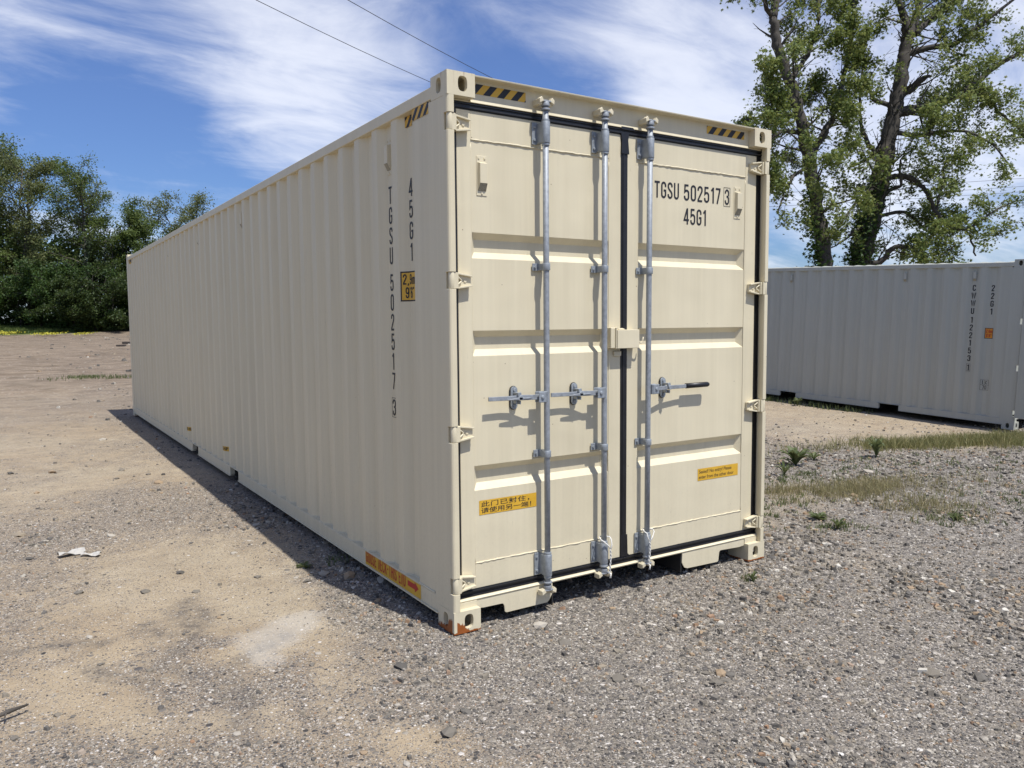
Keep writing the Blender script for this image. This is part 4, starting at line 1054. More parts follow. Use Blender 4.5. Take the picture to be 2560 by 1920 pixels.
text_mesh(mb, '2.6m', 0, 1.468, .046, PL, width=.09, stroke=.16); text_mesh(mb, "8'6\"", .006, 1.400, .046, PL, width=.075, stroke=.16); mb.build('lettering', M_RED, s_, fix=False)
# added open leaf, invented as a door to cover the sunlit post and end
mb = MB(); mb.box(-.030, .016, -1.17, -.006, .19, 2.44);
cover_leaf = mb.build('door', M_GREY, GBOX, bevel=.003)
MB().box(1.25, 2.37, .06, .10, .20, 2.42).box(.05, 1.2, .14, .16, .2, 2.42).build('door', M_GREY, GBOX, bevel=.003)
GBOX.location = (10.985, 2.325, -.0643); GBOX.rotation_mode = 'XYZ'; GBOX.rotation_euler = (math.radians(2.226), 0, math.radians(1.675))
for o in (BOX, GBOX):
    if '_d' in o: del o['_d']
# traced limbs of the two near trees: x, y, z, radius
TREE_A_LIMBS = [[(19.34, 11.26, 0.05, 0.242), (19.34, 11.45, 2.13, 0.231), (19.27, 11.61, 3.37, 0.22), (19.2, 11.77, 4.57, 0.208), (19.11, 11.92, 5.54, 0.197), (19.01, 12.07, 6.52, 0.186), (18.87, 12.27, 7.62, 0.174), (18.73, 12.45, 8.59, 0.163), (18.48, 12.69, 9.45, 0.152), (18.36, 12.83, 10.18, 0.14), (18.29, 12.94, 10.85, 0.129)], [(18.29, 12.94, 10.85, 0.119), (18.58, 12.99, 11.82, 0.099), (18.84, 13.08, 12.98, 0.079), (19.22, 13.12, 14.39, 0.058), (19.55, 13.18, 15.7, 0.038)], [(18.29, 12.94, 10.85, 0.091), (17.95, 12.97, 11.32, 0.07), (17.7, 12.95, 11.96, 0.048), (17.43, 12.97, 12.94, 0.027)], [(19.04, 12.06, 6.58, 0.119), (19.61, 11.97, 7.41, 0.105), (20.03, 11.96, 8.06, 0.09), (20.49, 11.97, 9.22, 0.075), (20.9, 12.03, 10.53, 0.06), (21.26, 12.15, 12.22, 0.044), (21.61, 12.3, 14.07, 0.028)], [(18.83, 12.32, 7.86, 0.079), (18.18, 12.31, 8.42, 0.06), (17.51, 12.29, 8.72, 0.041), (16.81, 12.3, 9.06, 0.023)], [(18.67, 12.37, 7.37, 0.073), (18.0, 12.36, 7.29, 0.056), (17.17, 12.4, 6.73, 0.04), (16.55, 12.31, 6.07, 0.023)], [(18.92, 12.11, 6.27, 0.067), (18.32, 12.07, 5.97, 0.05), (17.76, 11.98, 5.44, 0.034), (17.3, 11.82, 4.8, 0.018)], [(18.64, 12.54, 8.96, 0.092), (19.36, 12.59, 9.69, 0.078), (20.05, 12.69, 10.69, 0.063), (20.54, 12.93, 11.85, 0.048), (21.04, 13.18, 13.29, 0.032)], [(18.92, 12.2, 7.25, 0.061), (19.01, 12.43, 7.79, 0.051), (18.77, 12.84, 7.97, 0.04), (18.42, 13.31, 8.02, 0.03), (18.05, 13.78, 7.95, 0.019)]]
TREE_B_LIMBS = [[(20.7, 11.56, -0.02, 0.351), (20.92, 11.63, 2.14, 0.333), (21.14, 11.61, 3.46, 0.314), (21.38, 11.56, 4.55, 0.295), (21.68, 11.47, 5.69, 0.276), (21.92, 11.42, 6.83, 0.257), (22.19, 11.35, 7.97, 0.238), (22.4, 11.3, 8.86, 0.219), (22.56, 11.29, 9.87, 0.201), (22.7, 11.26, 10.5, 0.182)], [(22.7, 11.26, 10.5, 0.14), (22.49, 11.24, 11.07, 0.115), (22.17, 11.29, 11.63, 0.09), (21.95, 11.32, 12.68, 0.065), (21.74, 11.36, 13.96, 0.041)], [(22.7, 11.26, 10.5, 0.161), (23.09, 11.23, 11.31, 0.132), (23.36, 11.28, 12.13, 0.103), (23.88, 11.22, 13.47, 0.073), (24.19, 11.33, 15.21, 0.043)], [(22.89, 11.16, 10.69, 0.116), (23.72, 11.0, 11.36, 0.09), (24.51, 10.87, 11.98, 0.064), (25.26, 10.78, 12.87, 0.037)], [(22.69, 11.06, 8.28, 0.153), (23.43, 10.8, 8.49, 0.136), (24.15, 10.56, 8.75, 0.118), (24.88, 10.33, 9.18, 0.101), (25.75, 10.03, 9.87, 0.083), (26.73, 9.65, 10.44, 0.065), (27.96, 9.14, 11.35, 0.046)], [(22.66, 11.14, 8.92, 0.127), (22.69, 10.67, 9.17, 0.078), (22.5, 10.31, 9.11, 0.031)], [(22.86, 11.12, 10.12, 0.102), (23.15, 10.7, 10.2, 0.087), (23.53, 10.22, 10.23, 0.073), (23.92, 9.77, 10.65, 0.058), (24.57, 9.17, 11.3, 0.044), (25.22, 8.59, 12.07, 0.031)], [(24.42, 10.71, 8.82, 0.072), (25.3, 10.27, 8.91, 0.059), (26.03, 9.86, 8.28, 0.046), (26.67, 9.52, 7.77, 0.033), (27.43, 9.12, 7.52, 0.02)], [(22.19, 11.36, 8.1, 0.096), (21.87, 11.36, 8.4, 0.079), (21.34, 11.47, 8.5, 0.063), (21.03, 11.47, 8.88, 0.047), (20.95, 11.32, 9.25, 0.031)], [(21.8, 11.19, 6.09, 0.101), (21.97, 10.93, 6.13, 0.09), (22.16, 10.64, 6.02, 0.079), (22.35, 10.33, 5.64, 0.068), (22.48, 10.03, 5.0, 0.057), (22.66, 9.71, 4.46, 0.046), (23.02, 9.32, 4.29, 0.035), (23.03, 9.08, 3.55, 0.024)], [(21.62, 11.25, 5.53, 0.069), (21.73, 10.96, 5.75, 0.056), (21.72, 10.74, 5.83, 0.044), (21.56, 10.67, 6.54, 0.031), (21.78, 10.32, 6.86, 0.018)], [(22.99, 9.31, 4.35, 0.043), (23.49, 9.1, 4.72, 0.033), (23.99, 8.89, 5.03, 0.023), (24.54, 8.63, 5.28, 0.012)], [(21.44, 11.18, 3.45, 0.088), (21.64, 10.85, 3.9, 0.074), (21.91, 10.43, 3.82, 0.06), (21.99, 10.1, 3.44, 0.046), (22.23, 9.72, 3.56, 0.032), (22.46, 9.37, 3.91, 0.018)], [(21.98, 11.44, 7.4, 0.089), (21.88, 11.77, 6.95, 0.069), (21.79, 12.13, 6.75, 0.048), (21.64, 12.53, 6.61, 0.026)], [(21.84, 11.46, 6.7, 0.083), (21.74, 11.76, 7.12, 0.072), (21.7, 12.02, 7.67, 0.061), (21.77, 12.24, 8.49, 0.049), (22.02, 12.36, 9.44, 0.038), (22.29, 12.51, 10.8, 0.026)], [(22.5, 10.04, 5.01, 0.05), (22.79, 10.04, 5.7, 0.037), (22.97, 10.1, 6.34, 0.025), (23.31, 10.05, 6.86, 0.013)], [(21.8, 11.41, 5.94, 0.07), (21.1, 11.44, 5.64, 0.052), (20.35, 11.47, 5.09, 0.035), (19.71, 11.44, 4.56, 0.018)], [(22.09, 11.38, 7.59, 0.083), (22.49, 10.75, 7.39, 0.069), (22.82, 10.18, 7.44, 0.056), (23.24, 9.54, 7.36, 0.043), (23.52, 8.96, 6.92, 0.03), (23.67, 8.44, 6.13, 0.018)], [(21.58, 11.44, 4.67, 0.064), (20.9, 11.55, 4.52, 0.048), (20.21, 11.63, 4.12, 0.033), (19.65, 11.65, 3.85, 0.018)], [(21.7, 11.39, 4.93, 0.064), (22.6, 11.14, 5.08, 0.049), (23.28, 10.98, 4.73, 0.035), (23.85, 10.9, 4.36, 0.02)]]
# ---------------------------------------------------------------- vegetation
MAPLE = np.array([(0,-.50),(.30,-.28),(.62,-.22),(.40,.02),(.60,.34),(.24,.26),(0,.66),(-.24,.26),(-.60,.34),(-.40,.02),(-.62,-.22),(-.30,-.28)])
def leaf_cloud(name, pos, size, seed, mat, shape='quad', tint=None, up=0.35):
    """many separate leaf blades at pos"""
    rg = np.random.default_rng(seed); n = len(pos); pos = np.asarray(pos, float)
    sz = size*rg.uniform(.6, 1.35, n)
    nrm = rg.normal(size=(n, 3)); nrm[:, 2] = np.abs(nrm[:, 2])+up; nrm /= np.linalg.norm(nrm, axis=1)[:, None]
    t = rg.normal(size=(n, 3)); e = np.cross(nrm, t); e /= np.linalg.norm(e, axis=1)[:, None]; f = np.cross(nrm, e)
    if shape == 'maple':
        # five-lobed outline as a fan round a dropped middle: 6 wide triangles
        P = MAPLE[[0, 2, 4, 6, 8, 10]]; mid = np.array([0.0, 0.0])
        P2 = MAPLE[[1, 3, 5, 7, 9, 11]]*0.75
        ring = np.empty((12, 2)); ring[0::2] = P; ring[1::2] = P2
        k = 12; fold = np.where(np.arange(12) % 2 == 0, .10, .0)
        v = pos[:, None]+e[:, None]*ring[None, :, :1]*sz[:, None, None]+f[:, None]*ring[None, :, 1:]*sz[:, None, None]-nrm[:, None]*fold[None, :, None]*sz[:, None, None]
        faces = np.arange(n*k).reshape(n, k)
        tris = np.array([[0, 1, 11], [1, 2, 3], [3, 4, 5], [5, 6, 7], [7, 8, 9], [9, 10, 11], [1, 3, 11], [3, 9, 11], [3, 5, 9], [5, 7, 9]])
        fc = (np.arange(n)*k)[:, None, None]+tris[None]; rep = len(tris)
        fc = fc.reshape(-1, 3); kk = 3
    else:
        q = np.array([(-.5, 0), (0, -.32), (.5, 0), (0, .32)]); k = 4
        bend = np.array([.0, .1, .0, .1])
        v = pos[:, None]+e[:, None]*q[None, :, :1]*sz[:, None, None]+f[:, None]*q[None, :, 1:]*sz[:, None, None]+nrm[:, None]*bend[None, :, None]*sz[:, None, None]
        fc = np.arange(n*4).reshape(n, 4); rep = 1; kk = 4
    if tint is None: tint = np.clip(rg.normal(.5, .22, n), 0, 1)
    return np_mesh(name, v.reshape(-1, 3), fc, kk, mat, np.repeat(tint, rep))

def rand_dir(r, base, spread):
    b = Vector(base).normalized(); v = Vector((r.gauss(0, 1), r.gauss(0, 1), r.gauss(0, 1))); v -= b*v.dot(b); v.normalize()
    return (b*math.cos(spread)+v*math.sin(spread)).normalized()
def grow(r, p, d, L, rad, mbs, tips, depth, sag=0.0, wob=.35):
    """a wandering branch with side shoots; leaf spots are collected in tips"""
    n = max(3, int(L/.35)); pts = [Vector(p)]; rads = [rad]; d = Vector(d).normalized()
    for i in range(n):
        d = (d+Vector((r.gauss(0, wob), r.gauss(0, wob), r.gauss(0, wob)+sag))*.35).normalized()
        pts.append(pts[-1]+d*(L/n)); rads.append(max(.006, rad*(1-.85*(i+1)/n)))
    mbs.tube(pts, rads, 5 if rad > .03 else 3, cap=False)
    if depth <= 0:
        for q in pts[1:]: tips.append(q)
        return
    k = max(2, int(L/.55))
    for j in range(k):
        t = .18+.82*(j+r.random())/k; i = min(n-1, int(t*n))
        sd = rand_dir(r, pts[i+1]-pts[i], r.uniform(.55, 1.15))
        grow(r, pts[i], sd, L*r.uniform(.28, .55)*(1.1-t*.4), max(.006, rads[i]*.5), mbs, tips, depth-1, sag, wob)
    tips.append(pts[-1])

def big_tree(name, limbs, seed, nleaf, label, dens_fn=None, trunk_n=1):
    r = random.Random(seed); base = limbs[0][0]
    root = empty(name, (base[0], base[1], float(ground_h(base[0], base[1])))); inv = Vector(root.location)
    tr = MB(); br = MB(); tips = []
    def smooth(l):
        P = [Vector(q[:3]) for q in l]; R = [q[3] for q in l]; out = []; ro = []
        for i in range(len(P)-1):
            p0, p1, p2, p3 = P[max(i-1, 0)], P[i], P[i+1], P[min(i+2, len(P)-1)]
            for j in range(5):
                t = j/5; out.append(.5*((2*p1)+(p2-p0)*t+(2*p0-5*p1+4*p2-p3)*t*t+(3*p1-p0-3*p2+p3)*t**3)); ro.append(R[i]+(R[i+1]-R[i])*t)
        out.append(P[-1]); ro.append(R[-1]); return out, ro
    for li, l in enumerate(limbs):
        if li > 3:
            q0 = Vector(l[0][:3]); best = min(((Vector(a[:3]).lerp(Vector(b[:3]), t) for a, b in zip(limbs[0][:-1], limbs[0][1:]) for t in (0, .25, .5, .75, 1))), key=lambda v: (v-q0-Vector((0, 0, -.12))).length)
            if (best-q0).length < .9: l = [(best.x, best.y, best.z, l[0][3]*1.15)]+list(l)
        P, R = smooth(l); P = [p+Vector((r.gauss(0, .02), r.gauss(0, .02), 0)) for p in P]
        R = [q*(1+r.uniform(-.08, .10)) for q in R]
        (tr if R[0] > .11 else br).tube([p-inv for p in P], R, 14 if R[0] > .25 else 8 if R[0] > .09 else 6)
        start = 0 if li else int(len(P)*.30)
        length = sum((P[i+1]-P[i]).length for i in range(start, len(P)-1))
        k = int(length/(.27 if li else .40))
        for j in range(k):
            t = (j+r.random())/k; i = start+int(t*(len(P)-1-start)); i = min(i, len(P)-2)
            d = rand_dir(r, P[i+1]-P[i], r.uniform(.6, 1.3)); d.z += .12
            Lb = r.uniform(.7, 1.9)*(1.0 if li else 1.25)*(1.15-.45*t)
            grow(r, P[i]-inv, d, Lb, max(.010, R[i]*.28 if R[i] < .2 else .035), br, tips, 1 if Lb < 1.3 else 2, -.05)
    tr.build('trunk', M_BARK, root, fix=False); br.build('branches', M_BARK, root, fix=False)
    T = np.array([tuple(t) for t in tips]); rg = np.random.default_rng(seed)
    ax = np.array([[q[0]-inv.x, q[1]-inv.y, q[2]-inv.z] for q in limbs[0]])
    zi = np.clip(np.searchsorted(ax[:, 2], T[:, 2]), 1, len(ax)-1); a0, a1 = ax[zi-1], ax[zi]; tt = ((T[:, 2]-a0[:, 2])/(a1[:, 2]-a0[:, 2]))[:, None]; q_ = a0+(a1-a0)*np.clip(tt, 0, 1)
    near_ = np.hypot(T[:, 0]-q_[:, 0], T[:, 1]-q_[:, 1]) < 1.15; T = T[~near_ | (rg.random(len(T)) < .07)]
    if dens_fn is not None: T = T[rg.random(len(T)) < dens_fn(T+np.array(inv))]
    c = T[rg.integers(0, len(T), nleaf//3)]
    ctint = np.clip(.48+.24*rg.normal(size=len(c))+.25*(vnoise(c[:, 0]*.9+5, c[:, 2]*.9+c[:, 1]*.5, 3)-.5), 0, 1)
    pos = np.repeat(c, 3, 0)+rg.normal(0, .12, (len(c)*3, 3))
    tint = np.clip(np.repeat(ctint, 3)+rg.normal(0, .10, len(pos)), 0, 1)
    tag(link('foliage', leaf_cloud('foliage', pos, .082, seed, M_LEAF_MAPLE, 'maple', tint), root), kind='stuff')
    tag(root, label, 'tree', 'two tall trees behind the grey container')
    return root, inv
TA, ia = big_tree('maple_tree', TREE_A_LIMBS, 5, 31000, 'slimmer tall tree with dark leaning trunk, left one of the pair behind the grey container')
TB, ib = big_tree('maple_tree', TREE_B_LIMBS, 8, 38000, 'broad tall tree with thick trunk and wide open limbs, right one of the pair')
def ivy(root, limb, inv, n, seed, zmax, side):
    rg = np.random.default_rng(seed); P = []
    for i in range(n):
        z = 0.5+(zmax-.5)*rg.random()**1.3
        j = 0
        while j < len(limb)-2 and limb[j+1][2] < z: j += 1
        a, b = limb[j], limb[j+1]; t = (z-a[2])/(b[2]-a[2]); rr = a[3]+(b[3]-a[3])*t
        an = side+rg.normal(0, 1.0); q = rr+abs(rg.normal(0, .13+.12*(rg.random() < .3)))
        P.append((a[0]+(b[0]-a[0])*t+q*math.cos(an)-inv.x, a[1]+(b[1]-a[1])*t+q*math.sin(an)-inv.y, z-inv.z))
    tag(link('ivy', leaf_cloud('ivy', np.array(P), .11, seed, M_LEAF_IVY, 'maple'), root), kind='stuff')
ivy(TA, TREE_A_LIMBS[0], ia, 1400, 3, 5.6, 2.7); ivy(TB, TREE_B_LIMBS[0], ib, 2800, 4, 6.2, 2.9)

def far_tree(name, x, y, H, Wd, seed, mat, label, nleaf=7000, lean=0.0, crown0=.18, size=.26, bark=M_BARK2, gaps=.5, droop=0.0, cat='tree', group=None, trunk_r=None):
    """deciduous tree seen from far: trunk, forking limbs, clumped leaves with gaps"""
    r = random.Random(seed); z = float(ground_h(x, y)); root = empty(name, (x, y, z)); tr = MB(); tips = []
    rt = trunk_r or H*.016
    n = 9; tp = [Vector((0, 0, -.1))]
    for i in range(n): tp.append(Vector((lean*H*(i+1)/n*.2+r.gauss(0, .012*H), r.gauss(0, .012*H), H*.93*(i+1)/n)))
    tr.tube(tp, [rt*(1-.85*i/n) for i in range(n+1)], 7)
    k = int(11+H*1.6)
    for j in range(k):
        t = crown0+(1-crown0)*(j+r.random())/k; i = min(n-1, int(t*n)); p = tp[i].lerp(tp[i+1], t*n-i)
        az = r.uniform(0, 6.283); prof_ = math.sin(math.pi*min(1, (1-t)*.86+.14))**.6
        el = r.uniform(.25, .95)+droop
        L = Wd*.5*prof_*r.uniform(.65, 1.1)/max(.5, math.cos(el))
        d = Vector((math.cos(az)*math.cos(el), math.sin(az)*math.cos(el), math.sin(el)))
        m_ = 6; q = p.copy(); pts = [q]; rads = [rt*.42*(1-t*.6)]
        for s in range(m_):
            d = (d+Vector((r.gauss(0, .16), r.gauss(0, .16), r.gauss(0, .12)))).normalized(); q = q+d*(L/m_); pts.append(q); rads.append(rads[0]*(1-.85*(s+1)/m_))
            if s >= 1:
                for _ in range(2 if s < 4 else 3):
                    e = rand_dir(r, d, r.uniform(.4, 1.2)); LL = L*r.uniform(.10, .28)
                    tr.tube([q, q+e*LL*.5, q+e*LL+Vector((0, 0, -.02))], [.022, .016, .008], 3, cap=False); tips += [q+e*LL*u for u in (.45, .75, 1.0)]
        tr.tube(pts, rads, 4, cap=False)
    tr.build('trunk', bark, root, fix=False)
    rg = np.random.default_rng(seed); T = np.array([tuple(t) for t in tips])
    keep = rg.random(len(T)) > gaps*.5; T = T[keep]; c = T[rg.integers(0, len(T), nleaf//6)]
    s_ = .17+.010*H; pos = np.repeat(c, 6, 0)+rg.normal(0, s_, (len(c)*6, 3))*np.array([1, 1, .7])
    tint = np.clip(np.repeat(.5+.2*rg.normal(size=len(c)), 6)+rg.normal(0, .12, len(pos)), 0, 1)
    pos = pos[pos[:, 2] > .1]; tint = tint[:len(pos)]
    tag(link('foliage', leaf_cloud('foliage', pos, size, seed, mat, 'quad', tint), root), kind='stuff')
    tag(root, label, cat, group); return root
def conifer(x, y, H, Wd, seed, label):
    r = random.Random(seed); root = empty('conifer_tree', (x, y, float(ground_h(x, y)))); tr = MB(); P = []
    tr.tube([(0, 0, -.1), (0, 0, H)], [H*.018, .02], 6)
    for j in range(int(H*5)):
        t = .08+.92*(j/(H*5)); az = r.uniform(0, 6.283); L = Wd*.5*(1-t)**.8*r.uniform(.7, 1.1)+.1
        d = Vector((math.cos(az), math.sin(az), r.uniform(-.25, .05))); b = Vector((0, 0, H*t))
        tr.tube([b, b+d*L], [.02, .006], 3, cap=False)
        for q in range(int(14+L*26)):
            s = r.random()**.7; P.append(tuple(b+d*L*s+Vector((r.gauss(0, .12), r.gauss(0, .12), r.gauss(-.04, .06)))))
    tr.build('trunk', M_BARK, root, fix=False)
    tag(link('foliage', leaf_cloud('foliage', np.array(P), .20, seed, M_LEAF_DARK, 'quad'), root), kind='stuff'); tag(root, label, 'tree'); return root
def treeline_xy(u, d=0):   # a point of the wood's edge; u runs along it from left to right, d goes back into the wood
    return (-2.1+.02625*(u)+ .54*d, 70.6-.0171*(u)+.84*d)
GT = 'trees of the wood edge across the yard'
for (nm, u, d, H, W_, seed, mat, n, lean, c0, sz, gp, lab) in [
    ('broadleaf_tree', 0, 4, 14.0, 7.2, 21, M_LEAF_MID, 9500, .1, .2, .25, .35, 'tallest round-topped tree of the wood edge, far left of the yard'),
    ('broadleaf_tree', 48, 1, 13.4, 5.2, 22, M_LEAF_OLIVE, 8000, .1, .24, .24, .4, 'tall olive-green tree just right of the tallest round-topped one'),
    ('broadleaf_tree', 196, 2, 13.2, 4.6, 23, M_LEAF_MID, 6400, -.15, .3, .22, .55, 'slender forked tree with airy crown and sky gaps, left of the dark conifer'),
    ('broadleaf_tree', 150, 5, 12.0, 4.2, 24, M_LEAF_OLIVE, 4200, .05, .3, .22, .8, 'thin half-bare tree with leaning trunk showing through at mid wood'),
    ('broadleaf_tree', -70, 0, 10.5, 6.0, 25, M_LEAF_BRIGHT, 7500, .0, .15, .25, .3, 'bright green tree at the left frame edge of the wood'),
    ('broadleaf_tree', 268, 4, 9.8, 4.8, 26, M_LEAF_MID, 7000, .0, .3, .24, .3, 'round mid-green tree right of the conifer, above the grey container corner'),
    ('broadleaf_tree', 236, 3, 8.4, 4.2, 27, M_LEAF_BRIGHT, 4200, .0, .12, .24, .3, 'small light green tree under the round one by the end of the cream container'),
    ('broadleaf_tree', 322, 8, 10.4, 4.8, 28, M_LEAF_OLIVE, 5200, .0, .3, .22, .45, 'pale olive tree rising over the roof line of the long cream container'),
    ('broadleaf_tree', 382, 10, 11.0, 4.8, 29, M_LEAF_OLIVE, 5200, .0, .3, .22, .45, 'furthest right pale olive crown above the cream container roof'),
    ('broadleaf_tree', 318, 3, 8.0, 4.2, 30, M_LEAF_MID, 5200, .0, .15, .24, .3, 'low mid-green tree half hidden by the end of the cream container'),
    ('broadleaf_tree', -120, 2, 13.0, 7.5, 31, M_LEAF_MID, 7000, .0, .2, .28, .35, 'tree of the wood edge just outside the left frame edge'),
    ('broadleaf_tree', -260, 2, 12.0, 7.5, 32, M_LEAF_OLIVE, 6000, .0, .2, .30, .35, 'tree of the wood edge well outside the left frame edge'),
    ('broadleaf_tree', 560, 8, 8.0, 5.5, 33, M_LEAF_MID, 5000, .0, .15, .28, .3, 'tree of the wood hidden behind the middle of the cream container'),
    ('broadleaf_tree', 700, 10, 8.0, 5.5, 34, M_LEAF_OLIVE, 5000, .0, .15, .28, .3, 'tree of the wood hidden behind the near part of the cream container')]:
    x, y = treeline_xy(u, d); far_tree(nm, x, y, H, W_, seed, mat, lab, int(n*1.7), lean, c0, sz*.68, M_BARK2 if seed % 2 else M_BARK, gp, 0.0, 'tree', GT)
x, y = treeline_xy(232, -.5); conifer(x, y, 7.2, 3.8, 41, 'dark conifer with drooping tiers at the middle of the wood edge')
x, y = treeline_xy(262, .5); conifer(x, y, 6.4, 3.4, 42, 'smaller dark conifer right beside the larger conifer')
k = 0
SH = ['dark green understorey bush at the far left foot of the wood', 'low dense bush under the bright green tree on the left', 'spreading bush at the foot of the tallest tree', 'dark bush between the tallest tree and the slender one',
      'mid-green bush in front of the thin leaning tree', 'rounded bush under the dark conifer', 'light green leafy bush right of the conifer foot', 'bushy sapling under the small light green tree', 'bush against the end of the cream container, far away',
      'low bush partly hidden behind the cream container end', 'bush outside the left frame edge, nearer one', 'bush outside the left frame edge, farther one', 'bush hidden behind the cream container, nearer end of the row', 'bush hidden behind the cream container, farther end of the row']
for i, (u, d, H, W_) in enumerate([(-45, -1.2, 4.2, 5), (15, -1.6, 3.6, 5), (70, -1.0, 5.0, 5.5), (130, -1.4, 4.4, 5), (178, -1.2, 4.8, 5), (228, -2.4, 3.4, 4.6), (272, -2.0, 4.6, 4.6), (312, -1.6, 4.0, 4.4), (352, -1.0, 4.2, 4.6), (410, 0, 4.4, 5),
                                   (-140, -1, 4.4, 7), (-270, -1, 4.4, 7), (520, 0, 4.4, 6), (640, 0, 4.4, 6)]):
    x, y = treeline_xy(u, d)
    far_tree('bush', x, y, H, W_*1.15, 60+i, [M_LEAF_DARKB, M_LEAF_IVY, M_LEAF_DARKB, M_LEAF_IVY, M_LEAF_IVY, M_LEAF_DARKB, M_LEAF_DARKB][i % 7], SH[i], 7800, 0, .02, .17, M_BARK, .1, -.35, 'bush', 'bushes at the foot of the wood', .05)
# dense inner wood behind the first row, one mass
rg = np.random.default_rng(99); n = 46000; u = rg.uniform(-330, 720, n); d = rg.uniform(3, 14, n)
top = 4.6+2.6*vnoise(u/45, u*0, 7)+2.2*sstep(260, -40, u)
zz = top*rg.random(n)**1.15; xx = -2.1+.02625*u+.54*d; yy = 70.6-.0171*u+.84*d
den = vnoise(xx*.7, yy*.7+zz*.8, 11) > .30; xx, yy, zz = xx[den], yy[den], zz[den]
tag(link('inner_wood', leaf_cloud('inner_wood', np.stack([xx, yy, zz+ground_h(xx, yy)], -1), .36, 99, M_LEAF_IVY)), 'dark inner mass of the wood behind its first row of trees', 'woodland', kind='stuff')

# grass and weeds
def blades(name, P, h, w, seed, mat, spread=.35, n_seg=2):
    rg = np.random.default_rng(seed); P = np.asarray(P, float); n = len(P); hh = h*rg.uniform(.45, 1.25, n); az = rg.uniform(0, 6.283, n); ln = np.abs(rg.normal(0, spread, n))
    dx = np.cos(az)*ln*hh; dy = np.sin(az)*ln*hh; a2 = rg.uniform(0, 3.14, n); sx = np.cos(a2)*w*.5; sy = np.sin(a2)*w*.5
    z0 = P[:, 2]-.004
    v = np.stack([np.stack([P[:, 0]-sx, P[:, 1]-sy, z0], -1), np.stack([P[:, 0]+sx, P[:, 1]+sy, z0], -1),
                  np.stack([P[:, 0]+dx*.45+sx*.7, P[:, 1]+dy*.45+sy*.7, z0+hh*.62], -1), np.stack([P[:, 0]+dx*.45-sx*.7, P[:, 1]+dy*.45-sy*.7, z0+hh*.62], -1),
                  np.stack([P[:, 0]+dx, P[:, 1]+dy, z0+hh], -1)], 1)
    b = (np.arange(n)*5)[:, None, None]; tr = np.array([[0, 1, 2], [0, 2, 3], [3, 2, 4]])[None]
    return np_mesh(name, v.reshape(-1, 3), (b+tr).reshape(-1, 3), 3, mat, np.repeat(rg.random(n), 3))
def patch(cx, cy, rx, ry, n, seed, clump=.05, k=9, rot=0.0):
    rg = np.random.default_rng(seed); m = max(1, n//k); a = rg.normal(0, .55, m)*rx; b = rg.normal(0, .55, m)*ry
    c, s = math.cos(rot), math.sin(rot); x = np.repeat(cx+a*c-b*s, k)+rg.normal(0, clump, m*k); y = np.repeat(cy+a*s+b*c, k)+rg.normal(0, clump, m*k)
    return np.stack([x, y, ground_h(x, y)], -1)
PT_ = lambda *a: np.concatenate([patch(*q) for q in a])
g1 = PT_((9.0, 1.98, 1.9, .30, 6400, 1, .05, 9, -.25), (10.4, 1.45, 1.1, .40, 6400, 2, .05, 9, -.25), (12.0, .9, 1.2, .9, 6000, 3), (7.7, 2.35, .45, .2, 500, 4))
tag(link('grass', blades('grass', g1, .13, .007, 1, M_GRASS, .6)), 'strip of yellowish grass running to the foot of the grey container', 'grass', kind='stuff')
g2 = PT_((5.0, .95, .75, .28, 3400, 5, .03), (4.75, .15, .45, .35, 900, 6, .03), (4.3, 1.3, .5, .22, 700, 7, .03), (5.6, .6, .8, .4, 600, 8, .03), (9.8, 1.7, 1.5, .5, 1200, 28, .05))
tag(link('dry_grass', blades('dry_grass', g2, .075, .005, 2, M_GRASSDRY, .6)), 'patches of short dry grass on the gravel right of the cream container', 'grass', kind='stuff')
g3 = PT_((3.9, 1.0, .5, .3, 420, 9, .02, 7), (3.6, .2, .25, .15, 200, 10, .02, 7), (4.55, -.15, .35, .2, 200, 11, .02, 7), (4.9, 1.6, .7, .35, 460, 12, .02, 7), (6.2, 1.6, 1.4, .6, 700, 13, .02, 7), (7.6, .6, 1.8, .8, 800, 14, .02, 7), (5.4, -.2, .9, .5, 420, 15, .02, 7), (3.2, .75, .4, .3, 160, 16, .02, 7), (.0, 1.62, .10, .08, 60, 17, .02, 7), (1.98, -.26, .04, .04, 30, 18, .012, 7), (-.3, 1.6, .04, .04, 20, 19, .012, 7))
tag(link('low_weeds', blades('low_weeds', g3, .045, .008, 3, M_WEED, .8)), 'scattered tiny weeds sprouting between the stones', 'weeds', kind='stuff')
g4 = PT_((.2, 23.5, .7, .5, 420, 20, .12), (1.4, 23.1, .6, .35, 240, 21, .12), (12.4, 7.2, .1, .1, 20, 22), (10.75, 5.6, .15, .9, 300, 23, .05), (10.7, 7.1, .15, .6, 300, 24, .05))
tag(link('grass_tufts', blades('grass_tufts', g4, .10, .016, 4, M_WEED)), 'thin green tufts on the far yard beside the container end', 'grass', kind='stuff')
rg = np.random.default_rng(5); n = 80000; u = rg.uniform(-420, 520, n); d = rg.uniform(-12.5, -.5, n)
x = -2.1+.02625*u+.54*d; y = 70.6-.0171*u+.84*d; gg = greenness(x, y) > .3; x, y = x[gg], y[gg]
tag(link('meadow_grass', blades('meadow_grass', np.stack([x, y, ground_h(x, y)], -1), .24, .05, 5, M_LEAF_MID)), 'strip of green grass along the foot of the wood', 'grass', kind='stuff')
n = 5200; u = rg.uniform(-420, 330, n); d = -7.4+rg.normal(0, .55, n)+.0040*u; w = vnoise(u/16, u*0, 3); ok = (w+.35*sstep(120, -60, u) > .50); u, d = u[ok], d[ok]
x = -2.1+.02625*u+.54*d; y = 70.6-.0171*u+.84*d
fl = np.stack([x, y, ground_h(x, y)+.16+rg.uniform(0, .10, len(x))], -1)
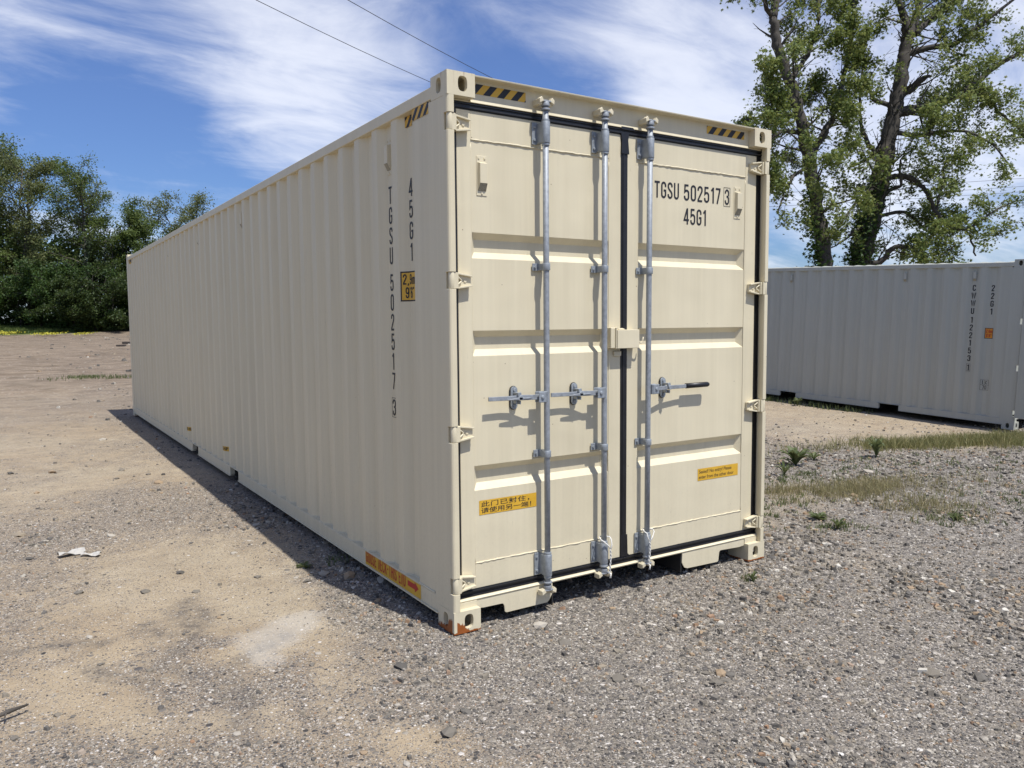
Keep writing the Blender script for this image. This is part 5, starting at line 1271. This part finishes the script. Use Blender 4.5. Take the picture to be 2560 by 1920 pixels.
tag(link('yellow_flowers', leaf_cloud('yellow_flowers', fl, .10, 6, M_FLOWER)), 'band of yellow wildflowers along the near edge of the green strip', 'flowers', kind='stuff')

def rosette(name, x, y, r, h, n, seed, mat, label, cat='weed'):
    """broad-leaved weed: arching pointed leaves from one crown"""
    rr = random.Random(seed); root = empty(name, (x, y, float(ground_h(x, y)))); st = MB(); st.tube([(0, 0, -.01), (0, 0, h*.45)], [.006, .003], 5); st.build('stem', mat, root)
    me_v = []; me_f = []; ti = []
    for i in range(n):
        az = i*2.399+rr.uniform(-.3, .3); L = r*rr.uniform(.6, 1.1); up_ = h*rr.uniform(.5, 1.1); w = L*.17; b = len(me_v)
        px, py = math.cos(az), math.sin(az); qx, qy = -py, px; z0 = h*.35*(i/n)
        for t, ww in ((0, .15), (.35, 1), (.7, .8), (1, .02)):
            zz = z0+up_*(math.sin(t*2.2))*.8
            me_v += [(px*L*t+qx*w*ww, py*L*t+qy*w*ww, zz), (px*L*t, py*L*t, zz-.012*ww), (px*L*t-qx*w*ww, py*L*t-qy*w*ww, zz)]
        for s in range(3):
            a = b+3*s; me_f += [(a, a+1, a+4, a+3), (a+1, a+2, a+5, a+4)]; ti += [rr.random()*.8]*2
    me = bpy.data.meshes.new('leaves'); me.from_pydata(me_v, [], me_f); at = me.attributes.new('tint', 'FLOAT', 'FACE'); at.data.foreach_set('value', np.array(ti, np.float32)); me.materials.append(mat)
    link('leaves', me, root); tag(root, label, cat); return root
rosette('broadleaf_weed', 5.55, 2.12, .20, .20, 26, 1, M_WEED, 'largest leafy green weed, standing near the right corner of the cream container')
rosette('broadleaf_weed', 6.75, 1.90, .13, .24, 18, 2, M_WEED, 'narrow upright green weed just before the yellowish grass strip')
rosette('broadleaf_weed', 6.05, 2.25, .11, .10, 12, 3, M_WEED, 'small green weed between the two larger upright weeds')
rosette('broadleaf_weed', 4.95, 1.80, .11, .14, 12, 4, M_WEED, 'spindly weed in the dry grass, right below the largest leafy weed')
rosette('broadleaf_weed', 3.50, .16, .07, .08, 14, 5, M_WEED, 'green weed beside the dark stones, nearest of the right-hand weeds')
rosette('broadleaf_weed', 3.62, .42, .10, .05, 16, 6, M_WEED, 'flat spreading weed just behind the one beside the dark stones')
rosette('broadleaf_weed', 4.55, -.20, .07, .05, 14, 7, M_WEED, 'flat green weed at the right side of the foreground gravel')
rosette('broadleaf_weed', 2.00, -.27, .04, .06, 9, 8, M_WEED, 'tiny weed on the gravel in front of the right corner casting')
rosette('broadleaf_weed', -.28, 1.60, .08, .03, 8, 9, M_WEED, 'flat green sprig at the shadow edge left of the long side')
rosette('broadleaf_weed', 10.55, 5.9, .14, .16, 14, 10, M_WEED, 'green weed growing against the underside of the grey container')

# ---------------------------------------------------------------- small things lying about
mb = MB()
for (x0, y0, a, L, Wd, z) in ((-1.58, 2.86, .2, .17, .075, .03), (-1.46, 2.76, -.5, .13, .05, .02)):
    c, s = math.cos(a), math.sin(a); vs = []
    for j in range(4):
        for i in range(6):
            u, v = (i/5-.5)*L, (j/3-.5)*Wd; vs.append((x0+u*c-v*s, y0+u*s+v*c, float(ground_h(x0, y0))+.012+z*math.sin(i*1.3+j*1.1)*.5+(.006 if j in (0, 3) else .014)))
    mb.add(vs, [(j*6+i, j*6+i+1, (j+1)*6+i+1, (j+1)*6+i) for j in range(3) for i in range(5)])
pl = mb.build('plastic_scrap', M_PLASTIC, None, fix=False); sd_ = pl.modifiers.new('thickness', 'SOLIDIFY'); sd_.thickness = .003
tag(pl, 'crumpled white sheet scrap lying on the sandy ground left of the long container', 'litter')
def block(x, y, sx, sy, sz, rz, label):
    o = MB().box(-sx/2, sx/2, -sy/2, sy/2, 0, sz).build('timber_block', M_BLOCK, None, bevel=.012); o.location = (x, y, float(ground_h(x, y))-.01); o.rotation_euler = (0, 0, rz)
    tag(o, label, 'timber block', 'timber blocks on the far yard'); return o
BL = [(318, 857, 44, .50, .13), (303, 864, 42, .52, .09)]
block(3.98, 45.8, .55, .3, .16, -.57, 'dark timber block lying close against the far container corner, right one of two')
block(3.34, 43.3, .44, .26, .11, -.50, 'dark low timber block, left and nearer one of two on the far yard')
mb = MB(); mb.tube([(-2.03, .26, .02), (-1.97, .285, .026), (-1.90, .32, .022)], [.006, .010, .004], 6); mb.tube([(-1.98, .28, .026), (-1.985, .24, .02)], [.006, .002], 5)
st = mb.build('twig', M_BARK, None); tag(st, 'short dark broken twig on the sand at the left edge', 'twig')
# ---------------------------------------------------------------- overhead cables
def cable(pts, r, label, group):
    o = MB().tube(pts, r, 6).build('power_line', M_WIRE, None); tag(o, label, 'cable', group); return o
for k, (a, b, lab) in enumerate([((3.94, 17.71), (11.01, 21.64), 'thin overhead cable crossing the sky, left one of two meeting the container corner'), ((5.95, 16.46), (12.99, 20.32), 'thin overhead cable crossing the sky, right one, passing just above the corner casting')]):
    pts = []
    for i in range(41):
        t = -3+i*.25; pts.append((a[0]+(b[0]-a[0])*t, a[1]+(b[1]-a[1])*t, 10.0+.010*((t-.5)*8)**2*.25-.01))
    cable(pts, .009, lab, 'overhead cables over the yard')
for k, z in enumerate((0.5, -0.1, -0.5)):
    a, b = (48.65, 36.35, 10.85+z), (57.4, 30.75, 11.35+z); pts = []
    for i in range(15):
        t = -2+i*.35; pts.append((a[0]+(b[0]-a[0])*t, a[1]+(b[1]-a[1])*t, a[2]+(b[2]-a[2])*t+.05*(t-.5)**2))
    cable(pts, .012, ['highest', 'middle', 'lowest'][k]+' of three faint distant cables seen between the two tall tree trunks', 'distant cables behind the trees')
